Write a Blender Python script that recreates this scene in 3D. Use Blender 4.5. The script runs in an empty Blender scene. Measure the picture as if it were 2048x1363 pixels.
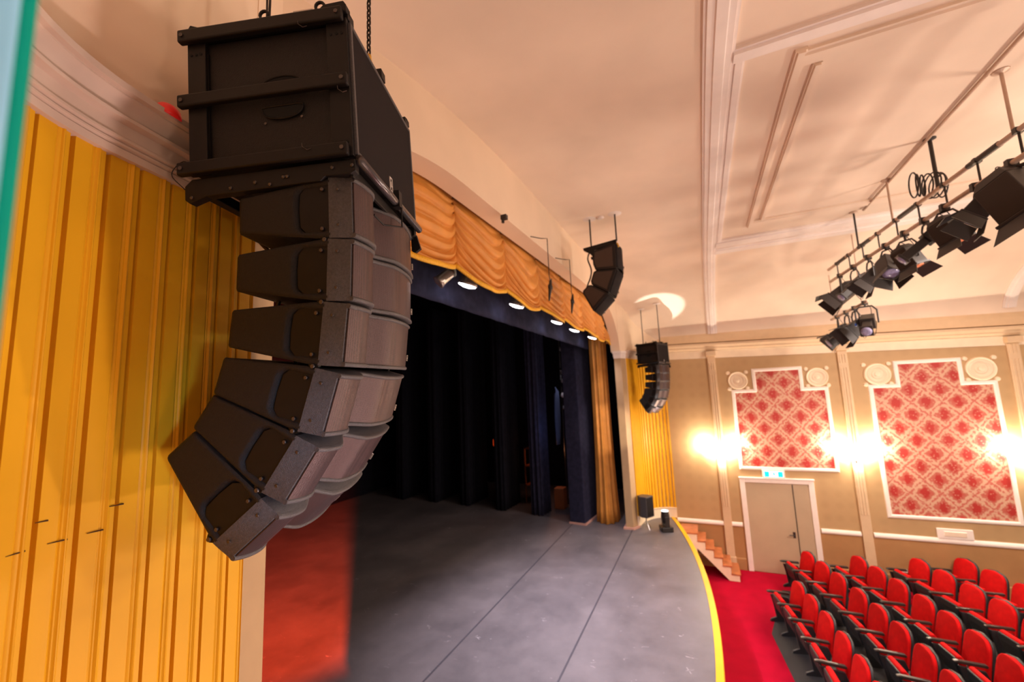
import bpy, bmesh, math, random
from mathutils import Vector, Matrix
random.seed(7)
SC = bpy.context.scene
COL = SC.collection
PI = math.pi
R = math.radians

# ---------------------------------------------------------------- camera, world, lights
def cam_matrix(yaw, pitch, roll):
    f = Vector((math.cos(pitch)*math.cos(yaw), -math.cos(pitch)*math.sin(yaw), math.sin(pitch)))
    rt = Vector((-math.sin(yaw), -math.cos(yaw), 0)); up = rt.cross(f)
    a = rt*math.cos(roll)+up*math.sin(roll); b = up*math.cos(roll)-rt*math.sin(roll)
    m = Matrix.Identity(4)
    for i in range(3):
        m[i][0] = a[i]; m[i][1] = b[i]; m[i][2] = -f[i]
    return m
cd = bpy.data.cameras.new('camera'); cam = bpy.data.objects.new('camera', cd); COL.objects.link(cam)
cam.matrix_world = cam_matrix(R(-24.27), R(7.27), R(-2.42))
cd.sensor_width = 36; cd.lens = 831.0/2048*36; cd.clip_start = 0.05; cd.clip_end = 200
cd.dof.use_dof = True; cd.dof.focus_distance = 1.9; cd.dof.aperture_fstop = 1.7
SC.camera = cam
SC.view_settings.view_transform = 'Standard'; SC.view_settings.look = 'None'
SC.view_settings.exposure = 0.0; SC.view_settings.gamma = 1.0; SC.view_settings.use_curve_mapping = False

W = bpy.data.worlds.new('world'); SC.world = W; W.use_nodes = True
W.node_tree.nodes['Background'].inputs[0].default_value = (1.0, 0.74, 0.58, 1)
W.node_tree.nodes['Background'].inputs[1].default_value = 0.44

def light(kind, loc, energy, color, radius=0.1, target=None, size=None, spot=None, blend=0.2, name='light'):
    d = bpy.data.lights.new(name, kind); d.energy = energy; d.color = color
    if kind in ('POINT', 'SPOT'): d.shadow_soft_size = radius
    if size:
        d.shape = 'RECTANGLE'; d.size = size[0]; d.size_y = size[1]
    if spot: d.spot_size = R(spot); d.spot_blend = blend
    o = bpy.data.objects.new(name, d); COL.objects.link(o); o.location = loc
    if target is not None:
        o.rotation_euler = (Vector(target)-Vector(loc)).to_track_quat('-Z', 'Y').to_euler()
    return o
# unseen fill lights added to brighten the auditorium
light('POINT', (7.0, -6.0, 0.2), 560, (1.0, 0.80, 0.66), 0.35, name='added_fill')
light('POINT', (3.6, -3.0, -1.2), 215, (1.0, 0.80, 0.68), 0.3, name='added_fill')
light('POINT', (10.6, -3.5, -2.2), 110, (1.0, 0.80, 0.64), 0.35, name='added_fill')
light('AREA', (9.0, -6.0, 2.2), 400, (1.0, 0.84, 0.74), target=(10.0, -2.5, -5.4), size=(2.5, 1.5), name='added_fill')
# low key spot, set by the shadow of the hanging speakers, then added uplights
light('SPOT', (5.6, -2.4, -3.9), 500, (1.0, 0.74, 0.58), 0.07, target=(1.1, 1.7, -0.1), spot=34, blend=0.7, name='low_upward_spot')
light('SPOT', (2.4, -0.7, -3.3), 420, (1.0, 0.74, 0.70), 0.10, target=(1.45, 1.2, -0.55), spot=26, blend=0.9, name='low_upward_spot')  # added to brighten the grilles of the lower speakers
for fx in (4.6, 7.6, 10.6): light('SPOT', (fx, 0.32, -3.9), 130, (1.0, 0.82, 0.64), 0.04, target=(fx, 2.55, 1.9), spot=66, blend=0.8, name='low_upward_spot')  # added spots grazing the valance from below to bring out its folds
# cool window light from the opening the camera stands in
light('SPOT', (0.15, -0.75, -0.5), 130, (0.35, 0.60, 1.0), 0.12, target=(1.04, 1.35, -0.22), spot=24, blend=1.0, name='window_light')
# stage lights behind the valance
STAGE_LAMPS = [(5.01, 2.9, 1.62), (6.74, 2.9, 1.63), (9.02, 2.9, 1.65), (10.47, 2.9, 1.64), (12.4, 2.9, 1.65)]
for p, e in zip(STAGE_LAMPS, (90, 2500, 620, 300, 150)):
    light('SPOT', (p[0], p[1], p[2]-0.14), e, (0.93, 0.85, 1.0), 0.06, target=(p[0]+0.3, p[1]-1.0, -4.05), spot=88, blend=1.0, name='stage_light')
# red wash from the offstage lamp upstage of the left column
light('SPOT', (9.2, -0.4, -0.8), 560, (1.0, 0.8, 0.6), 0.05, target=(13.3, 3.0, -1.2), spot=19, blend=0.6, name='added_fill')  # separate spot added to brighten the gold curtain
RED = Vector((3.25, 3.45, 1.62))
light('SPOT', RED, 9500, (1.0, 0.05, 0.002), 0.010, target=(10.2, 12.8, -4.05), spot=84, blend=0.35, name='stage_light')
# beam of the moving head at the stage corner
light('SPOT', (13.04, 1.28, -3.42), 1700, (1.0, 0.97, 0.92), 0.02, target=(13.42, 1.02, 2.4), spot=15.5, blend=0.35, name='moving_head_beam')

# ---------------------------------------------------------------- helpers
def node_mat(name, rough=0.6, metal=0.0, spec=0.5):
    m = bpy.data.materials.new(name); m.use_nodes = True
    nt = m.node_tree; b = nt.nodes['Principled BSDF']
    b.inputs['Roughness'].default_value = rough; b.inputs['Metallic'].default_value = metal
    b.inputs['Specular IOR Level'].default_value = spec
    return m, nt, b
def mat(name, c, rough=0.6, metal=0.0, var=0.06, scale=6.0, bump=0.0, bscale=200.0, spec=0.5, sheen=0.0, coords='Object'):
    m, nt, b = node_mat(name, rough, metal, spec)
    tc = nt.nodes.new('ShaderNodeTexCoord'); nz = nt.nodes.new('ShaderNodeTexNoise')
    nz.inputs['Scale'].default_value = scale; nz.inputs['Detail'].default_value = 4
    nt.links.new(tc.outputs[coords], nz.inputs['Vector'])
    rp = nt.nodes.new('ShaderNodeValToRGB')
    rp.color_ramp.elements[0].position = 0.3; rp.color_ramp.elements[1].position = 0.7
    rp.color_ramp.elements[0].color = (*[max(0, x*(1-var)) for x in c], 1)
    rp.color_ramp.elements[1].color = (*[min(1, x*(1+var)) for x in c], 1)
    nt.links.new(nz.outputs['Fac'], rp.inputs['Fac']); nt.links.new(rp.outputs['Color'], b.inputs['Base Color'])
    if sheen: b.inputs['Sheen Weight'].default_value = sheen; b.inputs['Sheen Tint'].default_value = (*c, 1)
    if bump:
        n2 = nt.nodes.new('ShaderNodeTexNoise'); n2.inputs['Scale'].default_value = bscale
        nt.links.new(tc.outputs[coords], n2.inputs['Vector'])
        bp = nt.nodes.new('ShaderNodeBump'); bp.inputs['Strength'].default_value = bump; bp.inputs['Distance'].default_value = 0.004
        nt.links.new(n2.outputs['Fac'], bp.inputs['Height']); nt.links.new(bp.outputs['Normal'], b.inputs['Normal'])
    return m
def emis(name, c, s, base=(0.8, 0.8, 0.8)):
    m, nt, b = node_mat(name, 0.4)
    b.inputs['Base Color'].default_value = (*base, 1)
    b.inputs['Emission Color'].default_value = (*c, 1); b.inputs['Emission Strength'].default_value = s
    return m

def tag(o, label, cat, group=None, kind=None):
    if label: o['label'] = label
    if cat: o['category'] = cat
    if group: o['group'] = group
    if kind: o['kind'] = kind
    return o
def obj(name, bm, m, parent=None, smooth=False, bevel=0.0, auto=None):
    me = bpy.data.meshes.new(name)
    bmesh.ops.recalc_face_normals(bm, faces=bm.faces)
    bm.to_mesh(me); bm.free()
    if smooth or auto:
        for p in me.polygons: p.use_smooth = True
        if auto: me.set_sharp_from_angle(angle=R(auto))
    o = bpy.data.objects.new(name, me); COL.objects.link(o)
    me.materials.append(m)
    if parent: o.parent = parent
    if bevel:
        b = o.modifiers.new('bevel', 'BEVEL'); b.width = bevel; b.segments = 2; b.limit_method = 'ANGLE'; b.angle_limit = R(40)
    return o
def thing(name, label, cat, loc=(0, 0, 0), rot=None, group=None, mtx=None):
    o = bpy.data.objects.new(name, None); COL.objects.link(o); o.empty_display_size = 0.05
    if mtx is not None: o.matrix_world = mtx
    else:
        o.location = loc
        if rot: o.rotation_euler = rot
    return tag(o, label, cat, group)
def struct(name, bm, m, parent=None, **k):
    o = obj(name, bm, m, parent, **k)
    if parent is None: o['kind'] = 'structure'
    return o
KIDS = {}
def dup(root, label=None, group=None, mtx=None, parent=None):
    c = root.copy(); COL.objects.link(c)
    if parent: c.parent = parent
    if label: c['label'] = label
    if group: c['group'] = group
    if mtx is not None: c.matrix_world = mtx
    for ch in list(root.children): dup(ch, parent=c)
    return c

def B(): return bmesh.new()
def box(bm, x0, x1, y0, y1, z0, z1, mtx=None):
    vs = [bm.verts.new(Vector((x, y, z))) for x in (x0, x1) for y in (y0, y1) for z in (z0, z1)]
    for f in ((0, 1, 3, 2), (4, 6, 7, 5), (0, 4, 5, 1), (2, 3, 7, 6), (0, 2, 6, 4), (1, 5, 7, 3)):
        bm.faces.new([vs[i] for i in f])
    if mtx is not None:
        for v in vs: v.co = mtx @ v.co
    return bm
def prism(bm, pts, a, b, axis='x', mtx=None):
    """extrude a 2-D polygon along an axis from a to b"""
    def P(p, t):
        if axis == 'x': return Vector((t, p[0], p[1]))
        if axis == 'y': return Vector((p[0], t, p[1]))
        return Vector((p[0], p[1], t))
    A = [bm.verts.new(P(p, a)) for p in pts]; C = [bm.verts.new(P(p, b)) for p in pts]
    n = len(pts)
    bm.faces.new(A); bm.faces.new(C[::-1])
    for i in range(n): bm.faces.new((A[i], A[(i+1) % n], C[(i+1) % n], C[i]))
    if mtx is not None:
        for v in A+C: v.co = mtx @ v.co
    return bm
def tube(bm, pts, r, n=10, closed=False, cap=True):
    pts = [Vector(p) for p in pts]; N = len(pts); rings = []
    rr = r if isinstance(r, (list, tuple)) else [r]*N
    prev = None
    for i, p in enumerate(pts):
        if closed: d = pts[(i+1) % N]-pts[i-1]
        else: d = pts[min(i+1, N-1)]-pts[max(i-1, 0)]
        d.normalize()
        if prev is None:
            up = Vector((0, 0, 1)) if abs(d.z) < 0.9 else Vector((1, 0, 0))
            s = d.cross(up).normalized()
        else:
            s = (prev-d*prev.dot(d)).normalized()
        prev = s; t = d.cross(s)
        rings.append([bm.verts.new(p+(s*math.cos(2*PI*k/n)+t*math.sin(2*PI*k/n))*rr[i]) for k in range(n)])
    for i in range(N if closed else N-1):
        a, b = rings[i], rings[(i+1) % N]
        for k in range(n): bm.faces.new((a[k], a[(k+1) % n], b[(k+1) % n], b[k]))
    if cap and not closed:
        bm.faces.new(rings[0][::-1]); bm.faces.new(rings[-1])
    return bm
def lathe(bm, prof, n=24, mtx=None, cap=True):
    rings = []
    for r, z in prof:
        rings.append([bm.verts.new(Vector((r*math.cos(2*PI*k/n), r*math.sin(2*PI*k/n), z))) for k in range(n)])
    for a, b in zip(rings, rings[1:]):
        for k in range(n): bm.faces.new((a[k], a[(k+1) % n], b[(k+1) % n], b[k]))
    if cap: bm.faces.new(rings[0][::-1]); bm.faces.new(rings[-1])
    if mtx is not None:
        for rg in rings:
            for v in rg: v.co = mtx @ v.co
    return bm
def sheet(bm, f, nu, nv):
    g = [[bm.verts.new(Vector(f(i/nu, j/nv))) for j in range(nv+1)] for i in range(nu+1)]
    for i in range(nu):
        for j in range(nv): bm.faces.new((g[i][j], g[i+1][j], g[i+1][j+1], g[i][j+1]))
    return g
def slab(bm, f, nu, nv, off):
    """sheet with thickness: off(s,t)->Vector added for back side"""
    a = sheet(bm, f, nu, nv); b = sheet(bm, lambda s, t: Vector(f(s, t))+Vector(off), nu, nv)
    def edge(l1, l2):
        for k in range(len(l1)-1): bm.faces.new((l1[k], l1[k+1], l2[k+1], l2[k]))
    edge([r[0] for r in a], [r[0] for r in b]); edge([r[-1] for r in a], [r[-1] for r in b])
    edge(a[0], b[0]); edge(a[-1], b[-1])
    return bm
def sweep(bm, path, prof, zslope=None, closed_prof=True):
    """path: list of (x,y); prof: list of (outward, z). outward = left-hand normal of travel direction"""
    rings = []
    N = len(path)
    for i, (x, y) in enumerate(path):
        x0, y0 = path[max(i-1, 0)]; x1, y1 = path[min(i+1, N-1)]
        d = Vector((x1-x0, y1-y0)).normalized(); n = Vector((-d.y, d.x))
        # mitre
        rings.append([bm.verts.new(Vector((x+n.x*o, y+n.y*o, z+(zslope(x, y) if zslope else 0)))) for o, z in prof])
    m = len(prof)
    for a, b in zip(rings, rings[1:]):
        for k in range(m if closed_prof else m-1): bm.faces.new((a[k], a[(k+1) % m], b[(k+1) % m], b[k]))
    if closed_prof: bm.faces.new(rings[0][::-1]); bm.faces.new(rings[-1])
    return bm
def resample(path, step):
    P = [Vector(p) for p in path]; out = [P[0].copy()]; acc = 0
    for a, b in zip(P, P[1:]):
        L = (b-a).length; t = step-acc
        while t <= L: out.append(a+(b-a)*(t/L)); t += step
        acc = (acc+L) % step
    out.append(P[-1]); return out
def catmull(pts, n=8):
    P = [Vector(p) for p in pts]; P = [P[0]*2-P[1]]+P+[P[-1]*2-P[-2]]; out = []
    for i in range(1, len(P)-2):
        for k in range(n):
            t = k/n; a, b, c, d = P[i-1], P[i], P[i+1], P[i+2]
            out.append(0.5*((2*b)+(c-a)*t+(2*a-5*b+4*c-d)*t*t+(3*b-a-3*c+d)*t**3))
    out.append(P[-2]); return out

# ---------------------------------------------------------------- materials
M = {}
M['plaster'] = mat('cream_plaster', (0.80, 0.62, 0.45), 0.85, var=0.07, scale=0.7, bump=0.15, bscale=30)
M['ceil'] = mat('ceiling_plaster', (0.84, 0.68, 0.54), 0.9, var=0.12, scale=0.55, bump=0.15, bscale=25)
M['pil'] = mat('warm_cream_pilaster_paint', (0.66, 0.47, 0.29), 0.6, var=0.04)
M['cornice'] = mat('dusty_cornice_paint', (0.60, 0.46, 0.37), 0.65, var=0.08, scale=5)
M['white'] = mat('white_moulding_paint', (0.86, 0.76, 0.70), 0.6, var=0.03)
M['cream'] = mat('cream_moulding_paint', (0.82, 0.66, 0.48), 0.6, var=0.04)
M['void0'] = mat('dark_scratch', (0.05, 0.02, 0.005), 0.9)
M['tan'] = mat('tan_column_paint', (0.47, 0.31, 0.165), 0.6, var=0.04)
M['yellow'] = mat('yellow_painted_panel', (0.76, 0.39, 0.012), 0.45, spec=0.22, var=0.07, scale=2.0, bump=0.05, bscale=40)
M['black'] = mat('black_speaker_coating', (0.009, 0.0065, 0.006), 0.5, spec=0.34, var=0.25, scale=90, bump=0.6, bscale=420)
M['blackdk'] = mat('smooth_black_steel', (0.006, 0.004, 0.0035), 0.5, var=0.15, scale=20, spec=0.28)
M['bolt'] = mat('dark_metal_bolt', (0.10, 0.085, 0.08), 0.3, metal=0.8)
M['velvet_navy'] = mat('navy_velvet', (0.022, 0.022, 0.045), 0.95, var=0.25, scale=8, bump=0.3, bscale=90, spec=0.1, sheen=0.3)
M['velvet_black'] = mat('black_velvet', (0.008, 0.008, 0.013), 0.95, var=0.25, scale=8, spec=0.1, sheen=0.15)
M['gold'] = mat('gold_satin_cloth', (0.66, 0.27, 0.045), 0.55, var=0.10, scale=4, bump=0.1, bscale=120, sheen=0.25)
M['hem'] = mat('yellow_fringe', (0.80, 0.42, 0.02), 0.6, var=0.15, scale=60)
M['redseat'] = mat('red_seat_plush', (0.52, 0.003, 0.004), 0.8, var=0.12, scale=12, bump=0.2, bscale=200, spec=0.15)
M['seatshell'] = mat('dark_grey_seat_plastic', (0.020, 0.022, 0.025), 0.45, var=0.1)
M['seatarm'] = mat('black_armrest', (0.03, 0.025, 0.022), 0.3, var=0.1)
M['carpet'] = mat('red_carpet', (0.33, 0.0012, 0.017), 0.95, spec=0.08, var=0.10, scale=3, bump=0.4, bscale=300)
M['darkfloor'] = mat('dark_grey_floor', (0.012, 0.012, 0.013), 0.7)
M['wood'] = mat('red_brown_wood', (0.42, 0.13, 0.045), 0.35, var=0.25, scale=5)
M['door'] = mat('beige_painted_door', (0.50, 0.38, 0.25), 0.5, var=0.05, scale=2)
M['dado'] = mat('brown_dado_paint', (0.42, 0.22, 0.085), 0.7, var=0.08, scale=2)
M['lampblk'] = mat('black_lamp_housing', (0.020, 0.014, 0.012), 0.45, var=0.1)
M['pipe'] = mat('dull_bronze_steel', (0.52, 0.37, 0.28), 0.5, metal=0.3, var=0.1)
M['lens'] = mat('amber_lens_glass', (0.62, 0.20, 0.10), 0.12, var=0.2, scale=20)
M['bluelens'] = mat('bluish_lens_glass', (0.30, 0.28, 0.45), 0.1, var=0.3, scale=30)
M['blue'] = mat('blue_plastic', (0.02, 0.12, 0.6), 0.4)
M['silver'] = mat('silver_metal', (0.55, 0.5, 0.45), 0.3, metal=0.7)
M['hook'] = mat('yellow_hook_paint', (0.62, 0.32, 0.02), 0.4)
M['chain'] = mat('black_chain_steel', (0.035, 0.025, 0.02), 0.35, metal=0.5)
M['teal'] = mat('teal_paint', (0.0, 0.33, 0.25), 0.6, spec=0.1, var=0.05)
M['skyblue'] = mat('pale_blue_paint', (0.30, 0.64, 0.92), 0.6, spec=0.1, var=0.05)
M['bulb'] = emis('white_lamp_glow', (0.95, 0.95, 1.0), 14)
M['mhglow'] = emis('moving_head_glow', (0.9, 1.0, 0.97), 8)
M['blueled'] = emis('blue_indicator', (0.15, 0.25, 1.0), 4)
M['sconceglow'] = emis('frosted_glass_glow', (1.0, 0.88, 0.70), 26, base=(0.9, 0.8, 0.7))
M['redlamp'] = emis('red_indicator_glow', (1.0, 0.02, 0.01), 0.12, base=(0.6, 0.01, 0.01))
M['exitglow'] = emis('exit_sign_white', (0.85, 1.0, 0.97), 1.6)
M['exitgreen'] = emis('exit_sign_cyan', (0.0, 0.65, 0.62), 1.2, base=(0.0, 0.4, 0.4))
M['redexit'] = emis('red_backstage_glow', (1.0, 0.07, 0.01), 1.2, base=(0.3, 0.02, 0.01))
M['amber'] = mat('orange_lit_timber', (0.35, 0.10, 0.03), 0.6)

def grille_mat():
    m, nt, b = node_mat('perforated_grille_cloth', 0.36, 0.5, 0.6)
    tc = nt.nodes.new('ShaderNodeTexCoord')
    v = nt.nodes.new('ShaderNodeTexVoronoi'); v.inputs['Scale'].default_value = 330; v.inputs['Randomness'].default_value = 0.25
    nt.links.new(tc.outputs['Object'], v.inputs['Vector'])
    rp = nt.nodes.new('ShaderNodeValToRGB')
    rp.color_ramp.elements[0].position = 0.25; rp.color_ramp.elements[0].color = (0.004, 0.003, 0.003, 1)
    rp.color_ramp.elements[1].position = 0.55; rp.color_ramp.elements[1].color = (0.075, 0.038, 0.037, 1)
    nt.links.new(v.outputs['Distance'], rp.inputs['Fac']); nt.links.new(rp.outputs['Color'], b.inputs['Base Color'])
    bp = nt.nodes.new('ShaderNodeBump'); bp.inputs['Strength'].default_value = 0.5; bp.inputs['Distance'].default_value = 0.002
    nt.links.new(v.outputs['Distance'], bp.inputs['Height']); nt.links.new(bp.outputs['Normal'], b.inputs['Normal'])
    return m
M['grille'] = grille_mat()

def stage_mat():
    m, nt, b = node_mat('scuffed_stage_vinyl', 0.42, 0.0, 0.5)
    L = nt.links.new; N = nt.nodes.new
    tc = N('ShaderNodeTexCoord')
    nz = N('ShaderNodeTexNoise'); nz.inputs['Scale'].default_value = 0.9; nz.inputs['Detail'].default_value = 8; nz.inputs['Roughness'].default_value = 0.65
    L(tc.outputs['Object'], nz.inputs['Vector'])
    rp = N('ShaderNodeValToRGB'); rp.color_ramp.elements[0].position = 0.3; rp.color_ramp.elements[1].position = 0.72
    rp.color_ramp.elements[0].color = (0.085, 0.075, 0.08, 1); rp.color_ramp.elements[1].color = (0.165, 0.145, 0.15, 1)
    L(nz.outputs['Fac'], rp.inputs['Fac'])
    # scuff marks: thin stretched voronoi edges masked by noise
    mp = N('ShaderNodeMapping'); mp.inputs['Scale'].default_value = (3.2, 1.1, 1); mp.inputs['Rotation'].default_value = (0, 0, 0.7)
    L(tc.outputs['Object'], mp.inputs['Vector'])
    d = N('ShaderNodeTexNoise'); d.inputs['Scale'].default_value = 1.5; L(mp.outputs['Vector'], d.inputs['Vector'])
    ad = N('ShaderNodeVectorMath'); ad.operation = 'ADD'; L(mp.outputs['Vector'], ad.inputs[0]); L(d.outputs['Color'], ad.inputs[1])
    vo = N('ShaderNodeTexVoronoi'); vo.feature = 'DISTANCE_TO_EDGE'; vo.inputs['Scale'].default_value = 1.7
    L(ad.outputs['Vector'], vo.inputs['Vector'])
    lt = N('ShaderNodeMath'); lt.operation = 'LESS_THAN'; lt.inputs[1].default_value = 0.010; L(vo.outputs['Distance'], lt.inputs[0])
    mk = N('ShaderNodeTexNoise'); mk.inputs['Scale'].default_value = 4.5; L(tc.outputs['Object'], mk.inputs['Vector'])
    gt = N('ShaderNodeMath'); gt.operation = 'GREATER_THAN'; gt.inputs[1].default_value = 0.66; L(mk.outputs['Fac'], gt.inputs[0])
    mu = N('ShaderNodeMath'); mu.operation = 'MULTIPLY'; L(lt.outputs[0], mu.inputs[0]); L(gt.outputs[0], mu.inputs[1])
    m2 = N('ShaderNodeMath'); m2.operation = 'MULTIPLY'; m2.inputs[1].default_value = 0.35; L(mu.outputs[0], m2.inputs[0])
    mx = N('ShaderNodeMixRGB'); L(m2.outputs[0], mx.inputs['Fac']); L(rp.outputs['Color'], mx.inputs['Color1']); mx.inputs['Color2'].default_value = (0.6, 0.56, 0.56, 1)
    L(mx.outputs['Color'], b.inputs['Base Color'])
    r2 = N('ShaderNodeMapRange'); r2.inputs['To Min'].default_value = 0.36; r2.inputs['To Max'].default_value = 0.55
    L(nz.outputs['Fac'], r2.inputs['Value']); L(r2.outputs['Result'], b.inputs['Roughness'])
    return m
M['stage'] = stage_mat()

def damask_mat():
    m, nt, b = node_mat('red_damask_wallpaper', 0.6)
    L = nt.links.new; N = nt.nodes.new
    def math_(op, a, c=None):
        n = N('ShaderNodeMath'); n.operation = op
        for i, v in enumerate((a, c)):
            if v is None: continue
            if isinstance(v, (int, float)): n.inputs[i].default_value = v
            else: L(v, n.inputs[i])
        return n.outputs[0]
    tc = N('ShaderNodeTexCoord')
    nz = N('ShaderNodeTexNoise'); nz.inputs['Scale'].default_value = 9; nz.inputs['Detail'].default_value = 5
    L(tc.outputs['Object'], nz.inputs['Vector'])
    sp = N('ShaderNodeSeparateXYZ'); L(tc.outputs['Object'], sp.inputs[0])
    n2 = N('ShaderNodeTexNoise'); n2.inputs['Scale'].default_value = 16; n2.inputs['Detail'].default_value = 3; L(tc.outputs['Object'], n2.inputs['Vector'])
    wob = math_('MULTIPLY', math_('SUBTRACT', nz.outputs['Fac'], 0.5), 0.22)
    wo2 = math_('MULTIPLY', math_('SUBTRACT', n2.outputs['Fac'], 0.5), 0.34)
    y = math_('DIVIDE', sp.outputs['Y'], 0.62); z = math_('DIVIDE', sp.outputs['Z'], 0.66)
    a = math_('FRACT', math_('ADD', math_('ADD', y, z), wob)); c = math_('FRACT', math_('ADD', math_('SUBTRACT', y, z), wob))
    da = math_('ABSOLUTE', math_('SUBTRACT', a, 0.5)); dc = math_('ABSOLUTE', math_('SUBTRACT', c, 0.5))
    e = math_('ADD', math_('MAXIMUM', da, dc), wo2)              # lattice lines near 0.5
    dz = math_('ADD', math_('SUBTRACT', a, 0.5), math_('SUBTRACT', 0.5, c)); dy = math_('SUBTRACT', math_('ADD', a, c), 1.0)
    r = math_('ADD', math_('SQRT', math_('ADD', math_('MULTIPLY', math_('MULTIPLY', dz, dz), 0.45), math_('MULTIPLY', dy, dy))), math_('MULTIPLY', wo2, 0.5))
    rp = N('ShaderNodeValToRGB'); L(e, rp.inputs['Fac'])
    cr = rp.color_ramp; cr.elements[0].position = 0.18; cr.elements[0].color = (0.46, 0.085, 0.058, 1)
    cr.elements[1].position = 0.55; cr.elements[1].color = (0.52, 0.13, 0.09, 1)
    for p, cc in ((0.31, (0.46, 0.12, 0.08)), (0.36, (0.58, 0.33, 0.22)), (0.44, (0.58, 0.33, 0.22)), (0.48, (0.47, 0.10, 0.07))):
        el = cr.elements.new(p); el.color = (*cc, 1)
    rm = N('ShaderNodeValToRGB'); L(r, rm.inputs['Fac']); rm.color_ramp.elements[0].position = 0.22; rm.color_ramp.elements[0].color = (1, 1, 1, 1); rm.color_ramp.elements[1].position = 0.30; rm.color_ramp.elements[1].color = (0, 0, 0, 1)
    mx0 = N('ShaderNodeMixRGB'); L(rm.outputs['Color'], mx0.inputs['Fac']); L(rp.outputs['Color'], mx0.inputs['Color1']); mx0.inputs['Color2'].default_value = (0.40, 0.022, 0.015, 1)
    vo = N('ShaderNodeTexVoronoi'); vo.inputs['Scale'].default_value = 15; L(tc.outputs['Object'], vo.inputs['Vector'])
    g = math_('LESS_THAN', vo.outputs['Distance'], 0.28)
    mx = N('ShaderNodeMixRGB'); L(math_('MULTIPLY', g, 0.4), mx.inputs['Fac']); L(mx0.outputs['Color'], mx.inputs['Color1']); mx.inputs['Color2'].default_value = (0.62, 0.34, 0.24, 1)
    L(mx.outputs['Color'], b.inputs['Base Color'])
    return m
M['damask'] = damask_mat()
def wallpaper_mat():
    m, nt, b = node_mat('beige_patterned_wallpaper', 0.62)
    L = nt.links.new; N = nt.nodes.new
    tc = N('ShaderNodeTexCoord'); vo = N('ShaderNodeTexVoronoi'); vo.inputs['Scale'].default_value = 3.2; vo.inputs['Randomness'].default_value = 0.15
    L(tc.outputs['Object'], vo.inputs['Vector'])
    rp = N('ShaderNodeValToRGB'); cr = rp.color_ramp
    cr.elements[0].position = 0.15; cr.elements[0].color = (0.43, 0.27, 0.125, 1); cr.elements[1].position = 0.5; cr.elements[1].color = (0.48, 0.305, 0.145, 1)
    L(vo.outputs['Distance'], rp.inputs['Fac']); L(rp.outputs['Color'], b.inputs['Base Color'])
    return m
M['wallpaper'] = wallpaper_mat()

# ---------------------------------------------------------------- dimensions (camera eye is the origin)
SZ = -4.05          # stage floor
FZ = -5.38          # auditorium floor
WX = 14.5           # far side wall
CX = 7.27           # centre line of the proscenium
PY = 2.23           # proscenium front plane
def vault(x):
    d = x-9.0 if x > 9 else (5.54-x if x < 5.54 else 0)
    return 1.45+1.75*math.sqrt(max(0, 1-(d/5.5)**2))
def lip(x): return 0.2+(x-CX)**2/47.8

# ---------------------------------------------------------------- floors
bm = B(); box(bm, 0.0, WX+0.1, -13, 1.5, FZ-0.1, FZ); struct('floor', bm, M['carpet'])
bm = B()
pts = [(9.2-0.0, -1.07), (11.1, -0.87), (13.4, -1.4), (14.0, -12.5), (3.0, -12.5), (4.0, -1.35), (7.2, -1.25)]
prism(bm, pts, FZ, FZ+0.006, 'z'); struct('seating_floor', bm, M['darkfloor'])
xs = [0.1+(WX-0.1)*i/48 for i in range(49)]
bm = B(); pts = [(x, lip(x)) for x in xs]+[(WX, 2.6), (18, 2.6), (18, 14), (-2, 14), (-2, 2.6), (0.1, 2.6)]
prism(bm, pts, SZ-0.12, SZ, 'z'); struct('stage_floor', bm, M['stage'])
bm = B(); sweep(bm, [(x, lip(x)) for x in xs][::-1], [(0, SZ-0.14), (0.0, SZ+0.012), (0.10, SZ+0.012), (0.11, SZ-0.0), (0.11, SZ-0.14)]); struct('trim_1', bm, M['yellow'])
bm = B(); sweep(bm, [(x, lip(x)) for x in xs][::-1], [(-0.05, FZ), (-0.05, SZ-0.12), (0.04, SZ-0.12), (0.04, FZ)]); struct('stage_front', bm, M['cream'])
# joins between the vinyl strips
for i, (y0, y1) in enumerate(((2.25, 2.22), (4.06, 4.03))):
    bm = B(); box(bm, 0.5, 12.95, y1, y0, SZ, SZ+0.003); tag(obj('floor_tape', bm, mat('grey_vinyl_tape', (0.05, 0.045, 0.055), 0.5)),
        ('dark tape seam running along the stage floor to the far column', 'dark tape seam on stage floor further upstage behind the first seam')[i], 'tape')

# ---------------------------------------------------------------- stage house (dark)
bm = B(); box(bm, -2, 18, 13.8, 14, SZ, 6); struct('wall_back', bm, M['velvet_black'])
bm = B(); box(bm, 17.9, 18.1, 2.5, 14, SZ, 6); struct('wall_stage_right', bm, M['velvet_black'])
bm = B(); box(bm, -2.1, -1.9, 2.5, 14, SZ, 6); struct('wall_stage_left', bm, M['velvet_black'])
bm = B(); box(bm, -2, 18, 2.5, 14, 5.8, 6); struct('ceiling_stage', bm, M['velvet_black'])
bm = B(); box(bm, WX+0.3, 18, 2.45, 2.55, SZ, 6); struct('wall_wing', bm, M['velvet_black'])
bm = B(); box(bm, -2, 0.9, 2.5, 2.6, SZ, 6); struct('wall_wing.001', bm, M['velvet_black'])

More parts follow.
